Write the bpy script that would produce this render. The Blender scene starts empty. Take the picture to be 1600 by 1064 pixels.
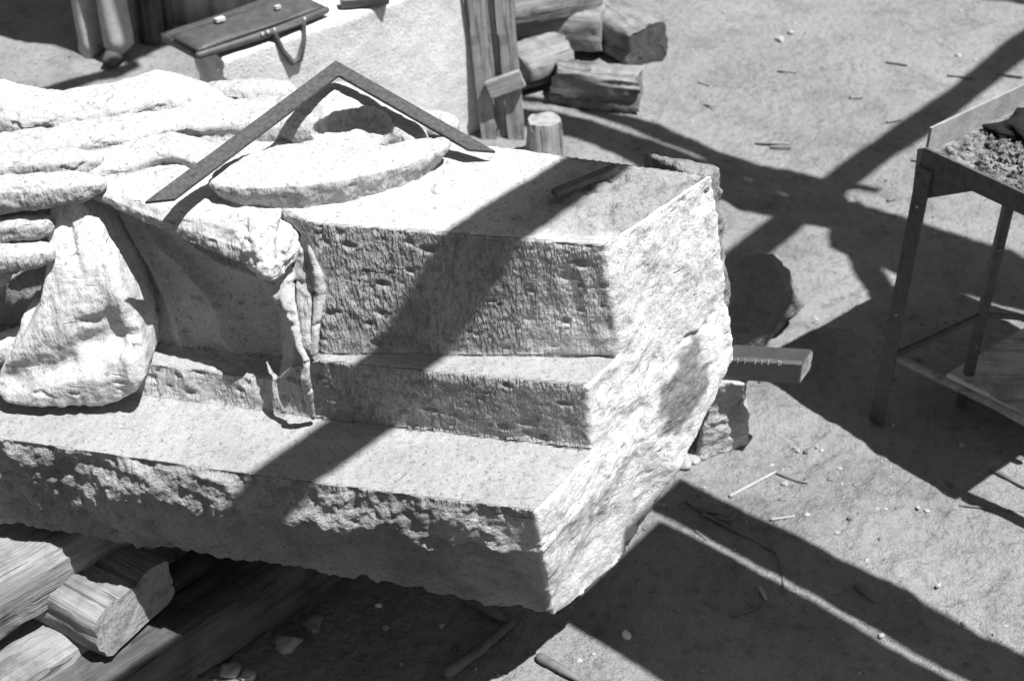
import bpy, bmesh, math, random
import numpy as np
from mathutils import Vector, Matrix

random.seed(7)
RNG = np.random.default_rng(11)
SC = bpy.context.scene
COL = SC.collection

# ------------------------------------------------------------------ camera, sky, sun, exposure
CAM_Z, TILT, FPX, CX, CY = 2.0, math.radians(36.0), 2222.2, 800.0, 532.0
cam_d = bpy.data.cameras.new('camera')
cam = bpy.data.objects.new('camera', cam_d)
COL.objects.link(cam)
cam.location = (0, 0, CAM_Z)
cam.rotation_euler = (math.radians(90) - TILT, 0, 0)
cam_d.lens = 50.0
cam_d.sensor_width = 36.0
cam_d.clip_start = 0.05
cam_d.clip_end = 2000
cam_d.dof.use_dof = True
cam_d.dof.focus_distance = 2.12
cam_d.dof.aperture_fstop = 7.0
SC.camera = cam

S = np.array([.362, -.266, 1.0])            # towards the sun, per metre of height
S_UNIT = Vector(S).normalized()
world = bpy.data.worlds.new('World')
SC.world = world
world.use_nodes = True
wn = world.node_tree
wn.nodes.clear()
sky = wn.nodes.new('ShaderNodeTexSky')
sky.sky_type = 'NISHITA'
sky.sun_disc = False
sky.sun_elevation = math.asin(S_UNIT.z)
sky.sun_rotation = math.atan2(S_UNIT.x, S_UNIT.y)
bw = wn.nodes.new('ShaderNodeRGBToBW')       # black-and-white film
bg = wn.nodes.new('ShaderNodeBackground')
bg.inputs['Strength'].default_value = 0.05
wo = wn.nodes.new('ShaderNodeOutputWorld')
wn.links.new(sky.outputs[0], bw.inputs[0])
wn.links.new(bw.outputs[0], bg.inputs['Color'])
wn.links.new(bg.outputs[0], wo.inputs['Surface'])
sun_d = bpy.data.lights.new('sun', 'SUN')
sun_d.energy = 5.0
sun_d.angle = math.radians(0.5)
sun_d.color = (1.0, 1.0, 1.0)
sun = bpy.data.objects.new('sun', sun_d)
COL.objects.link(sun)
sun.location = (3, -2, 9)
sun.rotation_euler = S_UNIT.to_track_quat('Z', 'Y').to_euler()
SC.view_settings.view_transform = 'Standard'
SC.view_settings.look = 'None'
SC.view_settings.gamma = 1.0
SC.view_settings.use_curve_mapping = False
SC.view_settings.exposure = 0.84
SC.cycles.max_bounces = 6

# ------------------------------------------------------------------ measuring helpers (photo pixel -> point in the place)
_F = np.array([0, math.cos(TILT), -math.sin(TILT)])
_R = np.array([1.0, 0, 0])
_U = np.cross(_R, _F)
_C = np.array([0, 0, CAM_Z])
def ray(px, py):
    return _F + _R * (px - CX) / FPX - _U * (py - CY) / FPX
def P(px, py, z):
    d = ray(px, py)
    return _C + d * ((z - CAM_Z) / d[2])
def PV(px, py, base):                        # on the vertical above base
    d = ray(px, py)
    t = (base[0] * d[0] + base[1] * d[1]) / (d[0] ** 2 + d[1] ** 2)
    return _C + d * t
def PN(px, py, n, k):                        # on the plane n.p = k
    d = ray(px, py); n = np.array(n)
    return _C + d * ((k - n @ _C) / (n @ d))

# ------------------------------------------------------------------ noise
def _hash(ix, iy, iz, seed):
    h = (ix * 374761393 + iy * 668265263 + iz * 2147483647 + seed * 974711) & 0xffffffff
    h = ((h ^ (h >> 13)) * 1274126177) & 0xffffffff
    h = ((h ^ (h >> 16)) * 2246822519) & 0xffffffff
    return ((h ^ (h >> 15)) & 0xffff) / 32767.5 - 1.0
_RT = np.linalg.qr(np.random.default_rng(3).normal(size=(3, 3)))[0]
def noise(p, seed=0):
    p = np.asarray(p, float) @ _RT + seed * .37
    i = np.floor(p).astype(np.int64); f = p - i
    w = f * f * f * (f * (f * 6 - 15) + 10)
    out = 0
    for dx in (0, 1):
        wx = w[:, 0] if dx else 1 - w[:, 0]
        for dy in (0, 1):
            wy = w[:, 1] if dy else 1 - w[:, 1]
            for dz in (0, 1):
                wz = w[:, 2] if dz else 1 - w[:, 2]
                out = out + wx * wy * wz * _hash(i[:, 0] + dx, i[:, 1] + dy, i[:, 2] + dz, seed)
    return out
def fbm(p, seed=0, octv=3):
    a, s, o = 1.0, 1.0, 0
    for k in range(octv):
        o = o + a * noise(np.asarray(p) * s, seed + k * 17); a *= .5; s *= 2.03
    return o
def sstep(a, b, x):
    t = np.clip((x - a) / (b - a), 0, 1)
    return t * t * (3 - 2 * t)

# ------------------------------------------------------------------ object helpers
def link(name, me, mat=None, parent=None):
    o = bpy.data.objects.new(name, me)
    COL.objects.link(o)
    if mat is not None:
        me.materials.append(mat)
    if parent is not None:
        o.parent = parent
    return o
def wloc(o):
    v = Vector((0, 0, 0))
    while o is not None:
        v += o.location; o = o.parent
    return v
def mesh(name, verts, faces, mat=None, parent=None, smooth=False, attrs=None):
    v = np.asarray(verts, float)
    if parent is not None:
        org = np.array(wloc(parent))
    else:
        org = np.array([(v[:, 0].min() + v[:, 0].max()) / 2, (v[:, 1].min() + v[:, 1].max()) / 2, v[:, 2].min()])
    me = bpy.data.meshes.new(name)
    me.from_pydata((v - org).tolist(), [], [list(map(int, f)) for f in faces])
    me.update()
    if smooth:
        me.polygons.foreach_set('use_smooth', [True] * len(me.polygons))
    if attrs:
        for k, a in attrs.items():
            at = me.attributes.new(k, 'FLOAT', 'POINT'); at.data.foreach_set('value', np.asarray(a, np.float32))
    o = link(name, me, mat, parent)
    if parent is None:
        o.location = org
    return o
def tag(o, label=None, cat=None, group=None, kind=None):
    if label: o['label'] = label
    if cat: o['category'] = cat
    if group: o['group'] = group
    if kind: o['kind'] = kind
    return o
def thing(name, label, cat, loc=(0, 0, 0), group=None):
    o = bpy.data.objects.new(name, None)
    COL.objects.link(o); o.location = Vector(loc); o.empty_display_size = .05
    return tag(o, label, cat, group)

class MB:                                     # collects shapes in world coordinates
    def __init__(s): s.v, s.f = [], []
    def add(s, v, f):
        n = len(s.v); s.v += [tuple(map(float, q)) for q in v]; s.f += [[i + n for i in q] for q in f]; return s
    def loft(s, rings, closed=True, caps=True):
        n = len(rings[0]); v = [q for r in rings for q in r]; f = []
        for k in range(len(rings) - 1):
            for i in range(n if closed else n - 1):
                j = (i + 1) % n
                f.append([k * n + i, k * n + j, (k + 1) * n + j, (k + 1) * n + i])
        if caps:
            f.append(list(range(n))[::-1]); f.append([(len(rings) - 1) * n + i for i in range(n)])
        return s.add(v, f)
    def tube(s, pts, rad, n=12, up=(0, 0, 1), dome=True, p=2.0):      # rad: list of (side, up) radii
        pts = [np.array(p, float) for p in pts]; rings = []
        up0 = np.array(up, float); m = len(pts)
        rad = [(r, r) if np.isscalar(r) else r for r in rad]
        def ring(c, t, ra, rb):
            sd = np.cross(t, up0); sd /= np.linalg.norm(sd); u = np.cross(sd, t); u /= np.linalg.norm(u)
            q = lambda a: (abs(math.cos(a)) ** p + abs(math.sin(a)) ** p) ** (-1 / p)
            return [c + (sd * ra * math.cos(a) + u * rb * math.sin(a)) * q(a) for a in np.linspace(0, 2 * math.pi, n, endpoint=False)]
        for i in range(m):
            t = pts[min(i + 1, m - 1)] - pts[max(i - 1, 0)]; t /= np.linalg.norm(t)
            ra, rb = rad[i]
            if dome and i == 0:
                for a in (.95, .8, .5): rings.append(ring(pts[0] - t * ra * a, t, ra * math.sqrt(1 - a * a), rb * math.sqrt(1 - a * a)))
            rings.append(ring(pts[i], t, ra, rb))
            if dome and i == m - 1:
                for a in (.5, .8, .95): rings.append(ring(pts[i] + t * ra * a, t, ra * math.sqrt(1 - a * a), rb * math.sqrt(1 - a * a)))
        return s.loft(rings)
    def prism(s, poly, z0, z1):                               # polygon given as world xy
        poly = [np.array(q[:2]) for q in poly]
        ar = sum(a[0] * b[1] - b[0] * a[1] for a, b in zip(poly, poly[1:] + poly[:1]))
        if ar < 0: poly = poly[::-1]
        return s.loft([[(*q, z0) for q in poly], [(*q, z1) for q in poly]])
    def box(s, a, b): return s.prism([(a[0], a[1]), (b[0], a[1]), (b[0], b[1]), (a[0], b[1])], a[2], b[2])
    def ellipsoid(s, c, r, rot=0.0, n=20, m=12):
        c = np.array(c); cr, sr = math.cos(rot), math.sin(rot); rings = []
        for k in range(m + 1):
            ph = -math.pi / 2 + math.pi * (k + .02 * (k == 0) - .02 * (k == m)) / m
            rings.append([c + np.array([cr * x - sr * y, sr * x + cr * y, r[2] * math.sin(ph)])
                          for x, y in ((r[0] * math.cos(ph) * math.cos(a), r[1] * math.cos(ph) * math.sin(a)) for a in np.linspace(0, 2 * math.pi, n, endpoint=False))])
        return s.loft(rings)
    def build(s, name, mat, parent=None, smooth=False): return mesh(name, s.v, s.f, mat, parent, smooth)

def remeshed(mb, voxel, cut=None, smooth_it=2):
    """fuse closed shapes into one skin; returns vertices, faces, normals"""
    def tmp(m):
        me = bpy.data.meshes.new('tmp'); me.from_pydata(m.v, [], m.f); me.update()
        b = bmesh.new(); b.from_mesh(me); bmesh.ops.recalc_face_normals(b, faces=b.faces); b.to_mesh(me); b.free()
        o = bpy.data.objects.new('tmp', me); COL.objects.link(o); return o
    o = tmp(mb); extra = []
    r = o.modifiers.new('r', 'REMESH'); r.mode = 'VOXEL'; r.voxel_size = voxel
    if cut is not None:
        c = tmp(cut); extra.append(c)
        bo = o.modifiers.new('b', 'BOOLEAN'); bo.operation = 'DIFFERENCE'; bo.object = c; bo.solver = 'EXACT'
        r2 = o.modifiers.new('r2', 'REMESH'); r2.mode = 'VOXEL'; r2.voxel_size = voxel
    if smooth_it:
        sm = o.modifiers.new('s', 'SMOOTH'); sm.iterations = smooth_it; sm.factor = .5
    dg = bpy.context.evaluated_depsgraph_get()
    me = bpy.data.meshes.new_from_object(o.evaluated_get(dg), depsgraph=dg)
    nv = len(me.vertices)
    v = np.empty(nv * 3); me.vertices.foreach_get('co', v); v = v.reshape(-1, 3)
    n = np.empty(nv * 3); me.vertices.foreach_get('normal', n); n = n.reshape(-1, 3)
    nl = len(me.loops); li = np.empty(nl, np.int32); me.loops.foreach_get('vertex_index', li)
    ls = np.empty(len(me.polygons), np.int32); me.polygons.foreach_get('loop_start', ls)
    lt = np.empty(len(me.polygons), np.int32); me.polygons.foreach_get('loop_total', lt)
    for e in [o] + extra:
        m_ = e.data; bpy.data.objects.remove(e); bpy.data.meshes.remove(m_)
    bpy.data.meshes.remove(me)
    return v, n, (li, ls, lt)
def fast_mesh(name, v, topo, mat, parent=None, attrs=None, smooth=True):
    li, ls, lt = topo
    org = np.array(wloc(parent)) if parent is not None else np.array([(v[:, 0].min() + v[:, 0].max()) / 2, (v[:, 1].min() + v[:, 1].max()) / 2, v[:, 2].min()])
    me = bpy.data.meshes.new(name)
    me.vertices.add(len(v)); me.vertices.foreach_set('co', (v - org).astype(np.float32).ravel())
    me.loops.add(len(li)); me.loops.foreach_set('vertex_index', li)
    me.polygons.add(len(ls)); me.polygons.foreach_set('loop_start', ls)
    try: me.polygons.foreach_set('loop_total', lt)
    except Exception: pass
    me.polygons.foreach_set('use_smooth', np.full(len(ls), smooth))
    me.update(calc_edges=True); me.validate()
    for k, a in (attrs or {}).items():
        at = me.attributes.new(k, 'FLOAT', 'POINT'); at.data.foreach_set('value', np.asarray(a, np.float32))
    o = link(name, me, mat, parent)
    if parent is None: o.location = org
    return o

# ------------------------------------------------------------------ materials (all neutral: the film is black and white)
def nodemat(name, rough=.9, spec=.2):
    m = bpy.data.materials.new(name); m.use_nodes = True
    nt = m.node_tree; b = nt.nodes['Principled BSDF']
    b.inputs['Roughness'].default_value = rough
    b.inputs['Specular IOR Level'].default_value = spec
    return m, nt, b
class N:
    def __init__(s, nt): s.nt = nt
    def new(s, t, **k):
        n = s.nt.nodes.new(t)
        for a, v in k.items(): setattr(n, a, v)
        return n
    def l(s, a, b): s.nt.links.new(a, b)
    def coord(s, scale=(1, 1, 1), rot=(0, 0, 0)):
        c = s.new('ShaderNodeTexCoord'); m = s.new('ShaderNodeMapping'); m.inputs['Scale'].default_value = scale; m.inputs['Rotation'].default_value = rot
        s.l(c.outputs['Object'], m.inputs[0]); return m.outputs[0]
    def noise(s, vec, scale, detail=4, rough=.55, dist=0.0):
        n = s.new('ShaderNodeTexNoise'); n.inputs['Scale'].default_value = scale; n.inputs['Detail'].default_value = detail
        n.inputs['Roughness'].default_value = rough; n.inputs['Distortion'].default_value = dist
        s.l(vec, n.inputs['Vector']); return n.outputs['Fac']
    def vor(s, vec, scale, feature='F1'):
        n = s.new('ShaderNodeTexVoronoi'); n.feature = feature; n.inputs['Scale'].default_value = scale; s.l(vec, n.inputs['Vector']); return n.outputs['Distance']
    def ramp(s, fac, stops):
        r = s.new('ShaderNodeValToRGB'); e = r.color_ramp.elements
        while len(e) < len(stops): e.new(.5)
        for q, (p, c) in zip(e, stops): q.position = p; q.color = (c, c, c, 1)
        s.l(fac, r.inputs[0]); return r.outputs[0]
    def math(s, op, a, b=None):
        m = s.new('ShaderNodeMath', operation=op)
        for i, x in enumerate((a, b)):
            if x is None: continue
            if isinstance(x, (int, float)): m.inputs[i].default_value = x
            else: s.l(x, m.inputs[i])
        return m.outputs[0]
    def mix(s, fac, a, b):
        m = s.new('ShaderNodeMix'); m.data_type = 'FLOAT'
        for i, x in ((0, fac), (2, a), (3, b)):
            if isinstance(x, (int, float)): m.inputs[i].default_value = x
            else: s.l(x, m.inputs[i])
        return m.outputs[0]
    def attr(s, name):
        a = s.new('ShaderNodeAttribute'); a.attribute_name = name; return a.outputs['Fac']
    def bump(s, h, strength, dist, normal=None):
        b = s.new('ShaderNodeBump'); b.inputs['Strength'].default_value = strength; b.inputs['Distance'].default_value = dist
        s.l(h, b.inputs['Height'])
        if normal is not None: s.l(normal, b.inputs['Normal'])
        return b.outputs[0]

def mat_limestone():
    m, nt, b = nodemat('limestone', .92, .15); n = N(nt)
    c = n.coord()
    big = n.noise(c, 6, 3); fine = n.noise(c, 140, 3, .6); grain = n.noise(c, 420, 2, .6)
    base = n.ramp(big, [(.3, .33), (.7, .42)])
    sp = n.math('MULTIPLY', n.ramp(fine, [(.30, .55), (.43, 1.0)]), n.ramp(n.noise(c, 60, 4, .7), [(.30, .74), (.45, 1.0)]))
    col = n.math('MULTIPLY', base, sp)
    gr = n.ramp(grain, [(.3, .74), (.6, 1.08)])
    col = n.math('MULTIPLY', col, gr)
    # travertine bedding: dark pores in level layers
    cb = n.coord((28, 28, 120)); por = n.noise(cb, 1.0, 2, .5); lay = n.noise(n.coord((2, 2, 42)), 1.0, 2)
    pm = n.math('MULTIPLY', n.ramp(por, [(.63, 0.), (.70, 1.)]), n.ramp(lay, [(.46, 0.), (.6, 1.)]))
    # claw-chisel strokes on the worked uprights
    fresh_lit = n.attr('fresh_lit'); col = n.math('MULTIPLY', col, n.math('ADD', 1.0, n.math('MULTIPLY', fresh_lit, .85))); tool = n.attr('tool'); rough = n.attr('rough'); patch = n.attr('patch')
    st = n.noise(n.coord((230, 110, 75), (0, math.radians(14), 0)), 1.0, 1.5, .45, .3)
    stb = n.noise(n.coord((200, 100, 60), (0, math.radians(-12), 0)), 1.0, 1.5, .45, .3); st = n.mix(n.ramp(n.noise(n.coord((7, 7, 11)), 1.0, 2), [(.44, 0.), (.52, 1.)]), st, stb)
    st2 = n.noise(n.coord((110, 60, 45), (0, math.radians(14), 0)), 1.0, 2, .5)
    stroke = n.math('ADD', n.math('MULTIPLY', st, .75), n.math('MULTIPLY', st2, .35))
    col = n.math('MULTIPLY', col, n.mix(n.math('MULTIPLY', tool, .9), 1.0, n.ramp(st2, [(.33, .50), (.56, .78)])))
    stain = n.ramp(n.noise(n.coord((9, 9, 3)), 1.0, 4, .6), [(.40, .70), (.58, 1.0)])
    col = n.math('MULTIPLY', col, n.mix(rough, 1.0, stain))
    pg = n.ramp(n.noise(c, 90, 4, .65), [(.3, .15), (.7, .26)])
    col = n.mix(patch, col, pg)
    n.l(col, b.inputs['Base Color'])
    h1 = n.math('SUBTRACT', n.math('ADD', n.math('MULTIPLY', fine, .5), n.math('MULTIPLY', grain, .25)), n.math('MULTIPLY', pm, .8))
    nb = n.bump(h1, .8, .0028)
    vary = n.ramp(n.noise(c, 14, 3), [(.3, .45), (.65, 1.25)]); ht = n.math('MULTIPLY', n.math('MULTIPLY', stroke, vary), tool)
    nb = n.bump(ht, 1.0, .0125, nb)
    hr = n.math('MULTIPLY', n.noise(c, 60, 5, .65), rough)
    nb = n.bump(hr, 1.0, .018, nb)
    n.l(nb, b.inputs['Normal']); return m
def mat_plainstone(name, lo, hi, bscale=50, bd=.01):
    m, nt, b = nodemat(name, .92, .15); n = N(nt); c = n.coord()
    a = n.noise(c, 9, 5, .6); f = n.noise(c, 130, 3, .6)
    col = n.math('MULTIPLY', n.ramp(a, [(.3, lo), (.7, hi)]), n.ramp(f, [(.3, .7), (.5, 1.)]))
    n.l(col, b.inputs['Base Color'])
    n.l(n.bump(f, .6, .004, n.bump(n.noise(c, bscale, 5, .6), 1.0, bd)), b.inputs['Normal']); return m
def mat_ground():
    m, nt, b = nodemat('dry_earth', .95, .1); n = N(nt); c = n.coord()
    a = n.noise(c, 1.6, 5, .6); f = n.noise(c, 38, 6, .68); g = n.noise(c, 260, 3, .65)
    col = n.ramp(a, [(.3, .205), (.7, .265)])
    col = n.math('MULTIPLY', col, n.ramp(f, [(.30, .66), (.47, 1.0), (.75, 1.10)])); col = n.math('MULTIPLY', col, n.ramp(n.noise(c, 7, 5, .6), [(.34, .80), (.50, 1.0), (.68, 1.06)]))
    col = n.math('MULTIPLY', col, n.ramp(g, [(.30, .72), (.55, 1.08)]))
    vo = n.vor(n.coord((1, 1, 1)), 55); wh = n.ramp(vo, [(.05, 1.), (.10, 0.)])
    sel = n.ramp(n.noise(c, 17, 2), [(.60, 0.), (.66, 1.)])
    col = n.mix(n.math('MULTIPLY', n.math('MULTIPLY', wh, sel), .7), col, .42)
    n.l(col, b.inputs['Base Color'])
    h = n.math('ADD', n.math('MULTIPLY', n.noise(c, 52, 4, .6), 1.0), n.math('MULTIPLY', g, .25))
    n.l(n.bump(h, .9, .020), b.inputs['Normal']); return m
def mat_wood(name, lo, hi, rough=.85, crack=.6, spec=.2):
    m, nt, b = nodemat(name, rough, spec); n = N(nt)
    g = n.noise(n.coord((2.2, 42, 42)), 1.0, 6, .7, .8); g2 = n.noise(n.coord((6, 200, 200)), 1.0, 3, .6)
    k = n.math('MULTIPLY', n.ramp(n.noise(n.coord((1.3, 26, 26)), 1.0, 3, .55, .5), [(.345, 0.), (.375, 1.)]), n.ramp(n.noise(n.coord((3.0, 70, 70)), 1.0, 2, .5, .4), [(.31, 0.), (.34, 1.)]))
    col = n.ramp(g, [(.28, lo), (.72, hi)])
    col = n.math('MULTIPLY', col, n.ramp(g2, [(.3, .72), (.6, 1.05)]))
    col = n.math('MULTIPLY', col, n.mix(crack, 1.0, n.ramp(k, [(0., .25), (1., 1.)])))
    blot = n.ramp(n.noise(n.coord(), 14, 5, .65), [(.34, .55), (.55, 1.0)])
    col = n.math('MULTIPLY', col, blot)
    n.l(col, b.inputs['Base Color'])
    h = n.math('ADD', n.math('MULTIPLY', g, .6), n.math('ADD', n.math('MULTIPLY', g2, .25), n.math('MULTIPLY', k, crack)))
    n.l(n.bump(h, .9, .009), b.inputs['Normal']); return m
def mat_endgrain():
    m, nt, b = nodemat('end_grain', .92, .15); n = N(nt)
    w = n.new('ShaderNodeTexWave', wave_type='RINGS', rings_direction='X'); w.inputs['Scale'].default_value = 34; w.inputs['Distortion'].default_value = 3.5; w.inputs['Detail'].default_value = 3; w.inputs['Detail Scale'].default_value = 2.5
    n.l(n.coord((1, 1, 1)), w.inputs['Vector']); f = n.noise(n.coord(), 30, 5, .65)
    col = n.math('MULTIPLY', n.ramp(w.outputs['Fac'], [(.2, .265), (.8, .30)]), n.ramp(f, [(.32, .5), (.5, 1.05)]))
    n.l(col, b.inputs['Base Color']); n.l(n.bump(f, .9, .008), b.inputs['Normal']); return m
def mat_simple(name, lo, hi, scale, rough, spec=.3, metal=0.0, bd=.002):
    m, nt, b = nodemat(name, rough, spec); n = N(nt); c = n.coord()
    a = n.noise(c, scale, 5, .65); b.inputs['Metallic'].default_value = metal
    n.l(n.ramp(a, [(.32, lo), (.68, hi)]), b.inputs['Base Color'])
    n.l(n.bump(n.noise(c, scale * 4, 4, .6), .6, bd), b.inputs['Normal']); return m
M = dict(
    stone=mat_limestone(), ground=mat_ground(),
    stone2=mat_plainstone('pale_limestone', .50, .62, 18, .002), rock=mat_plainstone('grey_rock', .15, .27, 35, .02),
    frag=mat_plainstone('broken_limestone', .34, .50, 45, .016), mortar=mat_plainstone('mortar', .17, .28, 70, .012),
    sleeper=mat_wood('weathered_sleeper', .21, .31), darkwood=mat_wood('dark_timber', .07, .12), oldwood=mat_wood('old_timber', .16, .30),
    board=mat_wood('grey_board', .24, .36, crack=.3), varnish=mat_simple('varnished_wood', .040, .060, 22, .38, .5, 0, .0006), paleboard=mat_wood('pale_board', .40, .52, crack=.4), endwood=mat_endgrain(),
    iron=mat_simple('dark_iron', .05, .10, 60, .6, .4, 0, .001), rust=mat_simple('old_square_steel', .025, .085, 160, .55, .4, 0, .0012),
    palesteel=mat_simple('dusty_sheet', .20, .30, 30, .7, .3), leather=mat_simple('leather', .05, .085, 40, .5, .4, 0, .002),
    brightmetal=mat_simple('bright_metal', .35, .55, 40, .35, .5), ash=mat_simple('ash', .03, .27, 34, .95, .1, 0, .006), coal=mat_simple('charcoal', .012, .02, 60, .8, .2, 0, .01),
    cloth=mat_simple('light_trouser_cloth', .30, .40, 25, .95, .1, 0, .003), cloth2=mat_simple('dark_cloth', .05, .09, 20, .95, .1, 0, .004), shoe=mat_simple('dusty_shoe', .05, .09, 20, .8, .2),
    skin=mat_simple('skin', .25, .3, 20, .6, .3), shirt=mat_simple('shirt', .4, .5, 15, .95, .1, 0, .003), tarp=mat_simple('grey_canvas', .42, .52, 14, .95, .1, 0, .006),
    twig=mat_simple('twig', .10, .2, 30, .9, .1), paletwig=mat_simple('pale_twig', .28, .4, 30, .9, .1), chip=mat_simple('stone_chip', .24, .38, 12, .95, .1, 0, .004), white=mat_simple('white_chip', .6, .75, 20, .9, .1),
)

# ------------------------------------------------------------------ ground
def grid_axis(lo, hi, step, far):
    a = list(np.arange(lo, hi, step)); d = step
    up, dn = [a[-1]], [a[0]]
    while up[-1] < far:
        d *= 1.28; up.append(up[-1] + d)
    d = step
    while dn[-1] > -far:
        d *= 1.28; dn.append(dn[-1] - d)
    return np.array(dn[1:][::-1] + a + up[1:])
gx, gy = grid_axis(-2.1, 2.2, .0105, 500), grid_axis(1.35, 5.1, .0105, 500)
GX, GY = np.meshgrid(gx, gy)
gp = np.stack([GX.ravel(), GY.ravel(), np.zeros(GX.size)], 1)
near = np.clip(1.6 - np.hypot(gp[:, 0], gp[:, 1] - 3.2) / 4, 0, 1)
gz = near * (.012 * fbm(gp * 2.3, 3, 2) + .0040 * fbm(gp * 9, 5, 2) + .0022 * fbm(gp * 40, 6, 2))
def dent(x, y, r, d):
    global gz
    q = np.hypot(gp[:, 0] - x, gp[:, 1] - y) / r
    gz = gz - d * np.exp(-q * q * 2) + d * .4 * np.exp(-((q - 1.25) / .3) ** 2)
for px, py, r, d in ((1120, 1005, .018, .008), (1158, 1008, .014, .006), (1172, 1022, .012, .005), (1390, 765, .03, .007), (1445, 775, .022, .009), (1430, 800, .02, .006),
                     (1300, 700, .06, .006), (1250, 720, .07, .006), (1480, 860, .08, .006), (1200, 690, .05, .006), (1330, 200, .12, .01), (1150, 120, .15, .012)):
    q = P(px, py, 0); dent(q[0], q[1], r, d)
def foot(x, y, a, L, W, d):
    global gz
    ca_, sa_ = math.cos(a), math.sin(a); dx, dy = gp[:, 0] - x, gp[:, 1] - y
    u, w = (dx * ca_ + dy * sa_) / L, (-dx * sa_ + dy * ca_) / (W * (1 - .25 * np.tanh(2 * (dx * ca_ + dy * sa_) / L)))
    q = np.sqrt(u * u + w * w); gz = gz - d * (1 - sstep(.75, 1.05, q)) + d * .7 * np.exp(-((q - 1.18) / .16) ** 2)
frg = np.random.default_rng(31)
for k in range(46):
    foot(frg.uniform(.1, 2.0), frg.uniform(1.75, 4.8), frg.uniform(0, 6.28), .125, .046, frg.uniform(.002, .0055))
for px, py, a in ((1230, 690, .6), (1330, 740, .9), (1420, 830, .7), (1520, 900, .5), (1270, 620, 2.2), (1480, 960, 2.0), (1200, 400, .3), (1300, 480, .9)):
    q = P(px, py, 0); foot(q[0], q[1], a, .125, .047, .005)
gp[:, 2] = gz
nx, ny = len(gx), len(gy)
idx = np.arange(nx * ny).reshape(ny, nx)
q4 = np.stack([idx[:-1, :-1], idx[:-1, 1:], idx[1:, 1:], idx[1:, :-1]], -1).reshape(-1, 4)
topo = (q4.ravel().astype(np.int32), np.arange(0, q4.size, 4, dtype=np.int32), np.full(len(q4), 4, np.int32))
ground = fast_mesh('ground', gp, topo, M['ground'])
tag(ground, kind='structure')

# ------------------------------------------------------------------ the carved stone block
ZT, Z1, Z2 = .94, .724, .592
EN, EK = np.array([.735, -.680, 0]), -1.035                      # the broken end's plane
EN = EN / np.linalg.norm(EN)
EK = float(EN @ P(860, 890, .42)) 
block = thing('carved_stone_block', 'huge pale carved limestone block with stepped mouldings, lying on timber sleepers', 'stone block', (-.3, 1.9, .0))
def LX(p, x, slope):                                              # follow the block's length to another x
    return np.array([x, p[1] + (x - p[0]) * slope, p[2]])
T1R, B1R, T2R, B2R, T3R = P(945, 383, ZT), P(969, 556, Z1), P(917, 602, Z1), P(931, 702, Z2), P(836, 798, Z2)
MR, F0R = P(848, 864, .492), P(866, 962, .22)
BTR = P(1112, 272, ZT)
BBR = PN(1146, 560, EN, EK - .018)
BMR = PN(1056, 745, EN, EK - .022)
BM2 = PN(965, 882, EN, EK - .046)
T1M, B1M, T2M, B2M = P(492, 348, ZT), P(505, 552, Z1), P(490, 563, Z1), P(500, 652, Z2)
T3M, MM, F0M = P(400, 742, Z2), P(420, 806, .523), P(480, 892, .32)
B2L, T3L, ML, F0L = P(225, 617, Z2), P(30, 690, Z2), P(45, 747, .502), P(110, 832, .36)
def lin(a, b, x):
    t = (x - a[0]) / (b[0] - a[0]); return a + (b - a) * t
def back(x):
    return np.array([x, BTR[1] + (x - BTR[0]) * -.27, ZT])
rings = []
def station(x, recess, f0=None):
    t1 = lin(T1M, T1R, x); b1 = lin(B1M, B1R, x); t2 = lin(T2M, T2R, x); b2 = lin(B2M, B2R, x) if x > B2M[0] else lin(B2L, B2M, x)
    t3 = lin(T3M, T3R, x) if x > T3M[0] else lin(T3L, T3M, x)
    m = lin(MM, MR, x) if x > MM[0] else lin(ML, MM, x)
    f = lin(F0M, F0R, x) if x > F0M[0] else lin(F0L, F0M, x)
    if recess > .02:                                              # the cut-back drapery ground on the left
        k = min(1, recess / .06)
        t2n = b2 + np.array([0, .012, .055]); b1n = t2n + np.array([0, .045, .004]); t1n = np.array([x, b1n[1] + .045, ZT])
        t2, b1, t1 = t2 + (t2n - t2) * k, b1 + (b1n - b1) * k, t1 + (t1n - t1) * k
    bk = back(x); bb = bk + np.array([0, .05, -.5]); bm = np.array([x, (f[1] + bb[1]) / 2, max(f[2] - .01, .325) if x < -.3 else f[2] + .08])
    return [bb, bk, t1, b1, t2, b2, t3, m, f, np.array([x, f[1] + .10, max(f[2], .325) if x < -.3 else f[2] + .012]), bm]
for x, r in ((-1.06, .07), (-.8, .07), (-.6, .075), (-.45, .07), (-.365, .06), (-.335, .024), (-.285, 0.0), (-.1, 0.0)):
    rings.append(station(x, r))
rings.append([BBR, BTR, T1R, B1R, T2R, B2R, T3R, MR, F0R, BM2, BMR])
fine = [rings[0]]
for ra_, rb_ in zip(rings, rings[1:]):                            # ruled surfaces between the stations
    m_ = max(1, int(np.linalg.norm(rb_[2] - ra_[2]) / .03))
    fine += [[a + (b - a) * (k / m_) for a, b in zip(ra_, rb_)] for k in range(1, m_ + 1)]
rings = fine
mb = MB(); 
n_ = len(rings[0]); vv = [q for r in rings for q in r]; ff = []
for k in range(len(rings) - 1):
    for i in range(n_):
        j = (i + 1) % n_
        ff.append([k * n_ + i, k * n_ + j, (k + 1) * n_ + j]); ff.append([k * n_ + i, (k + 1) * n_ + j, (k + 1) * n_ + i])
cL = len(vv); vv.append(np.mean(rings[0], 0)); cR = len(vv); vv.append(PN(1010, 685, EN, EK - .022))
for i in range(n_):
    j = (i + 1) % n_
    ff.append([cL, j, i]); o_ = (len(rings) - 1) * n_; ff.append([cR, o_ + i, o_ + j])
mb.add(vv, ff)
bv, bn, bt = remeshed(mb, .0034, None, 2)
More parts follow.
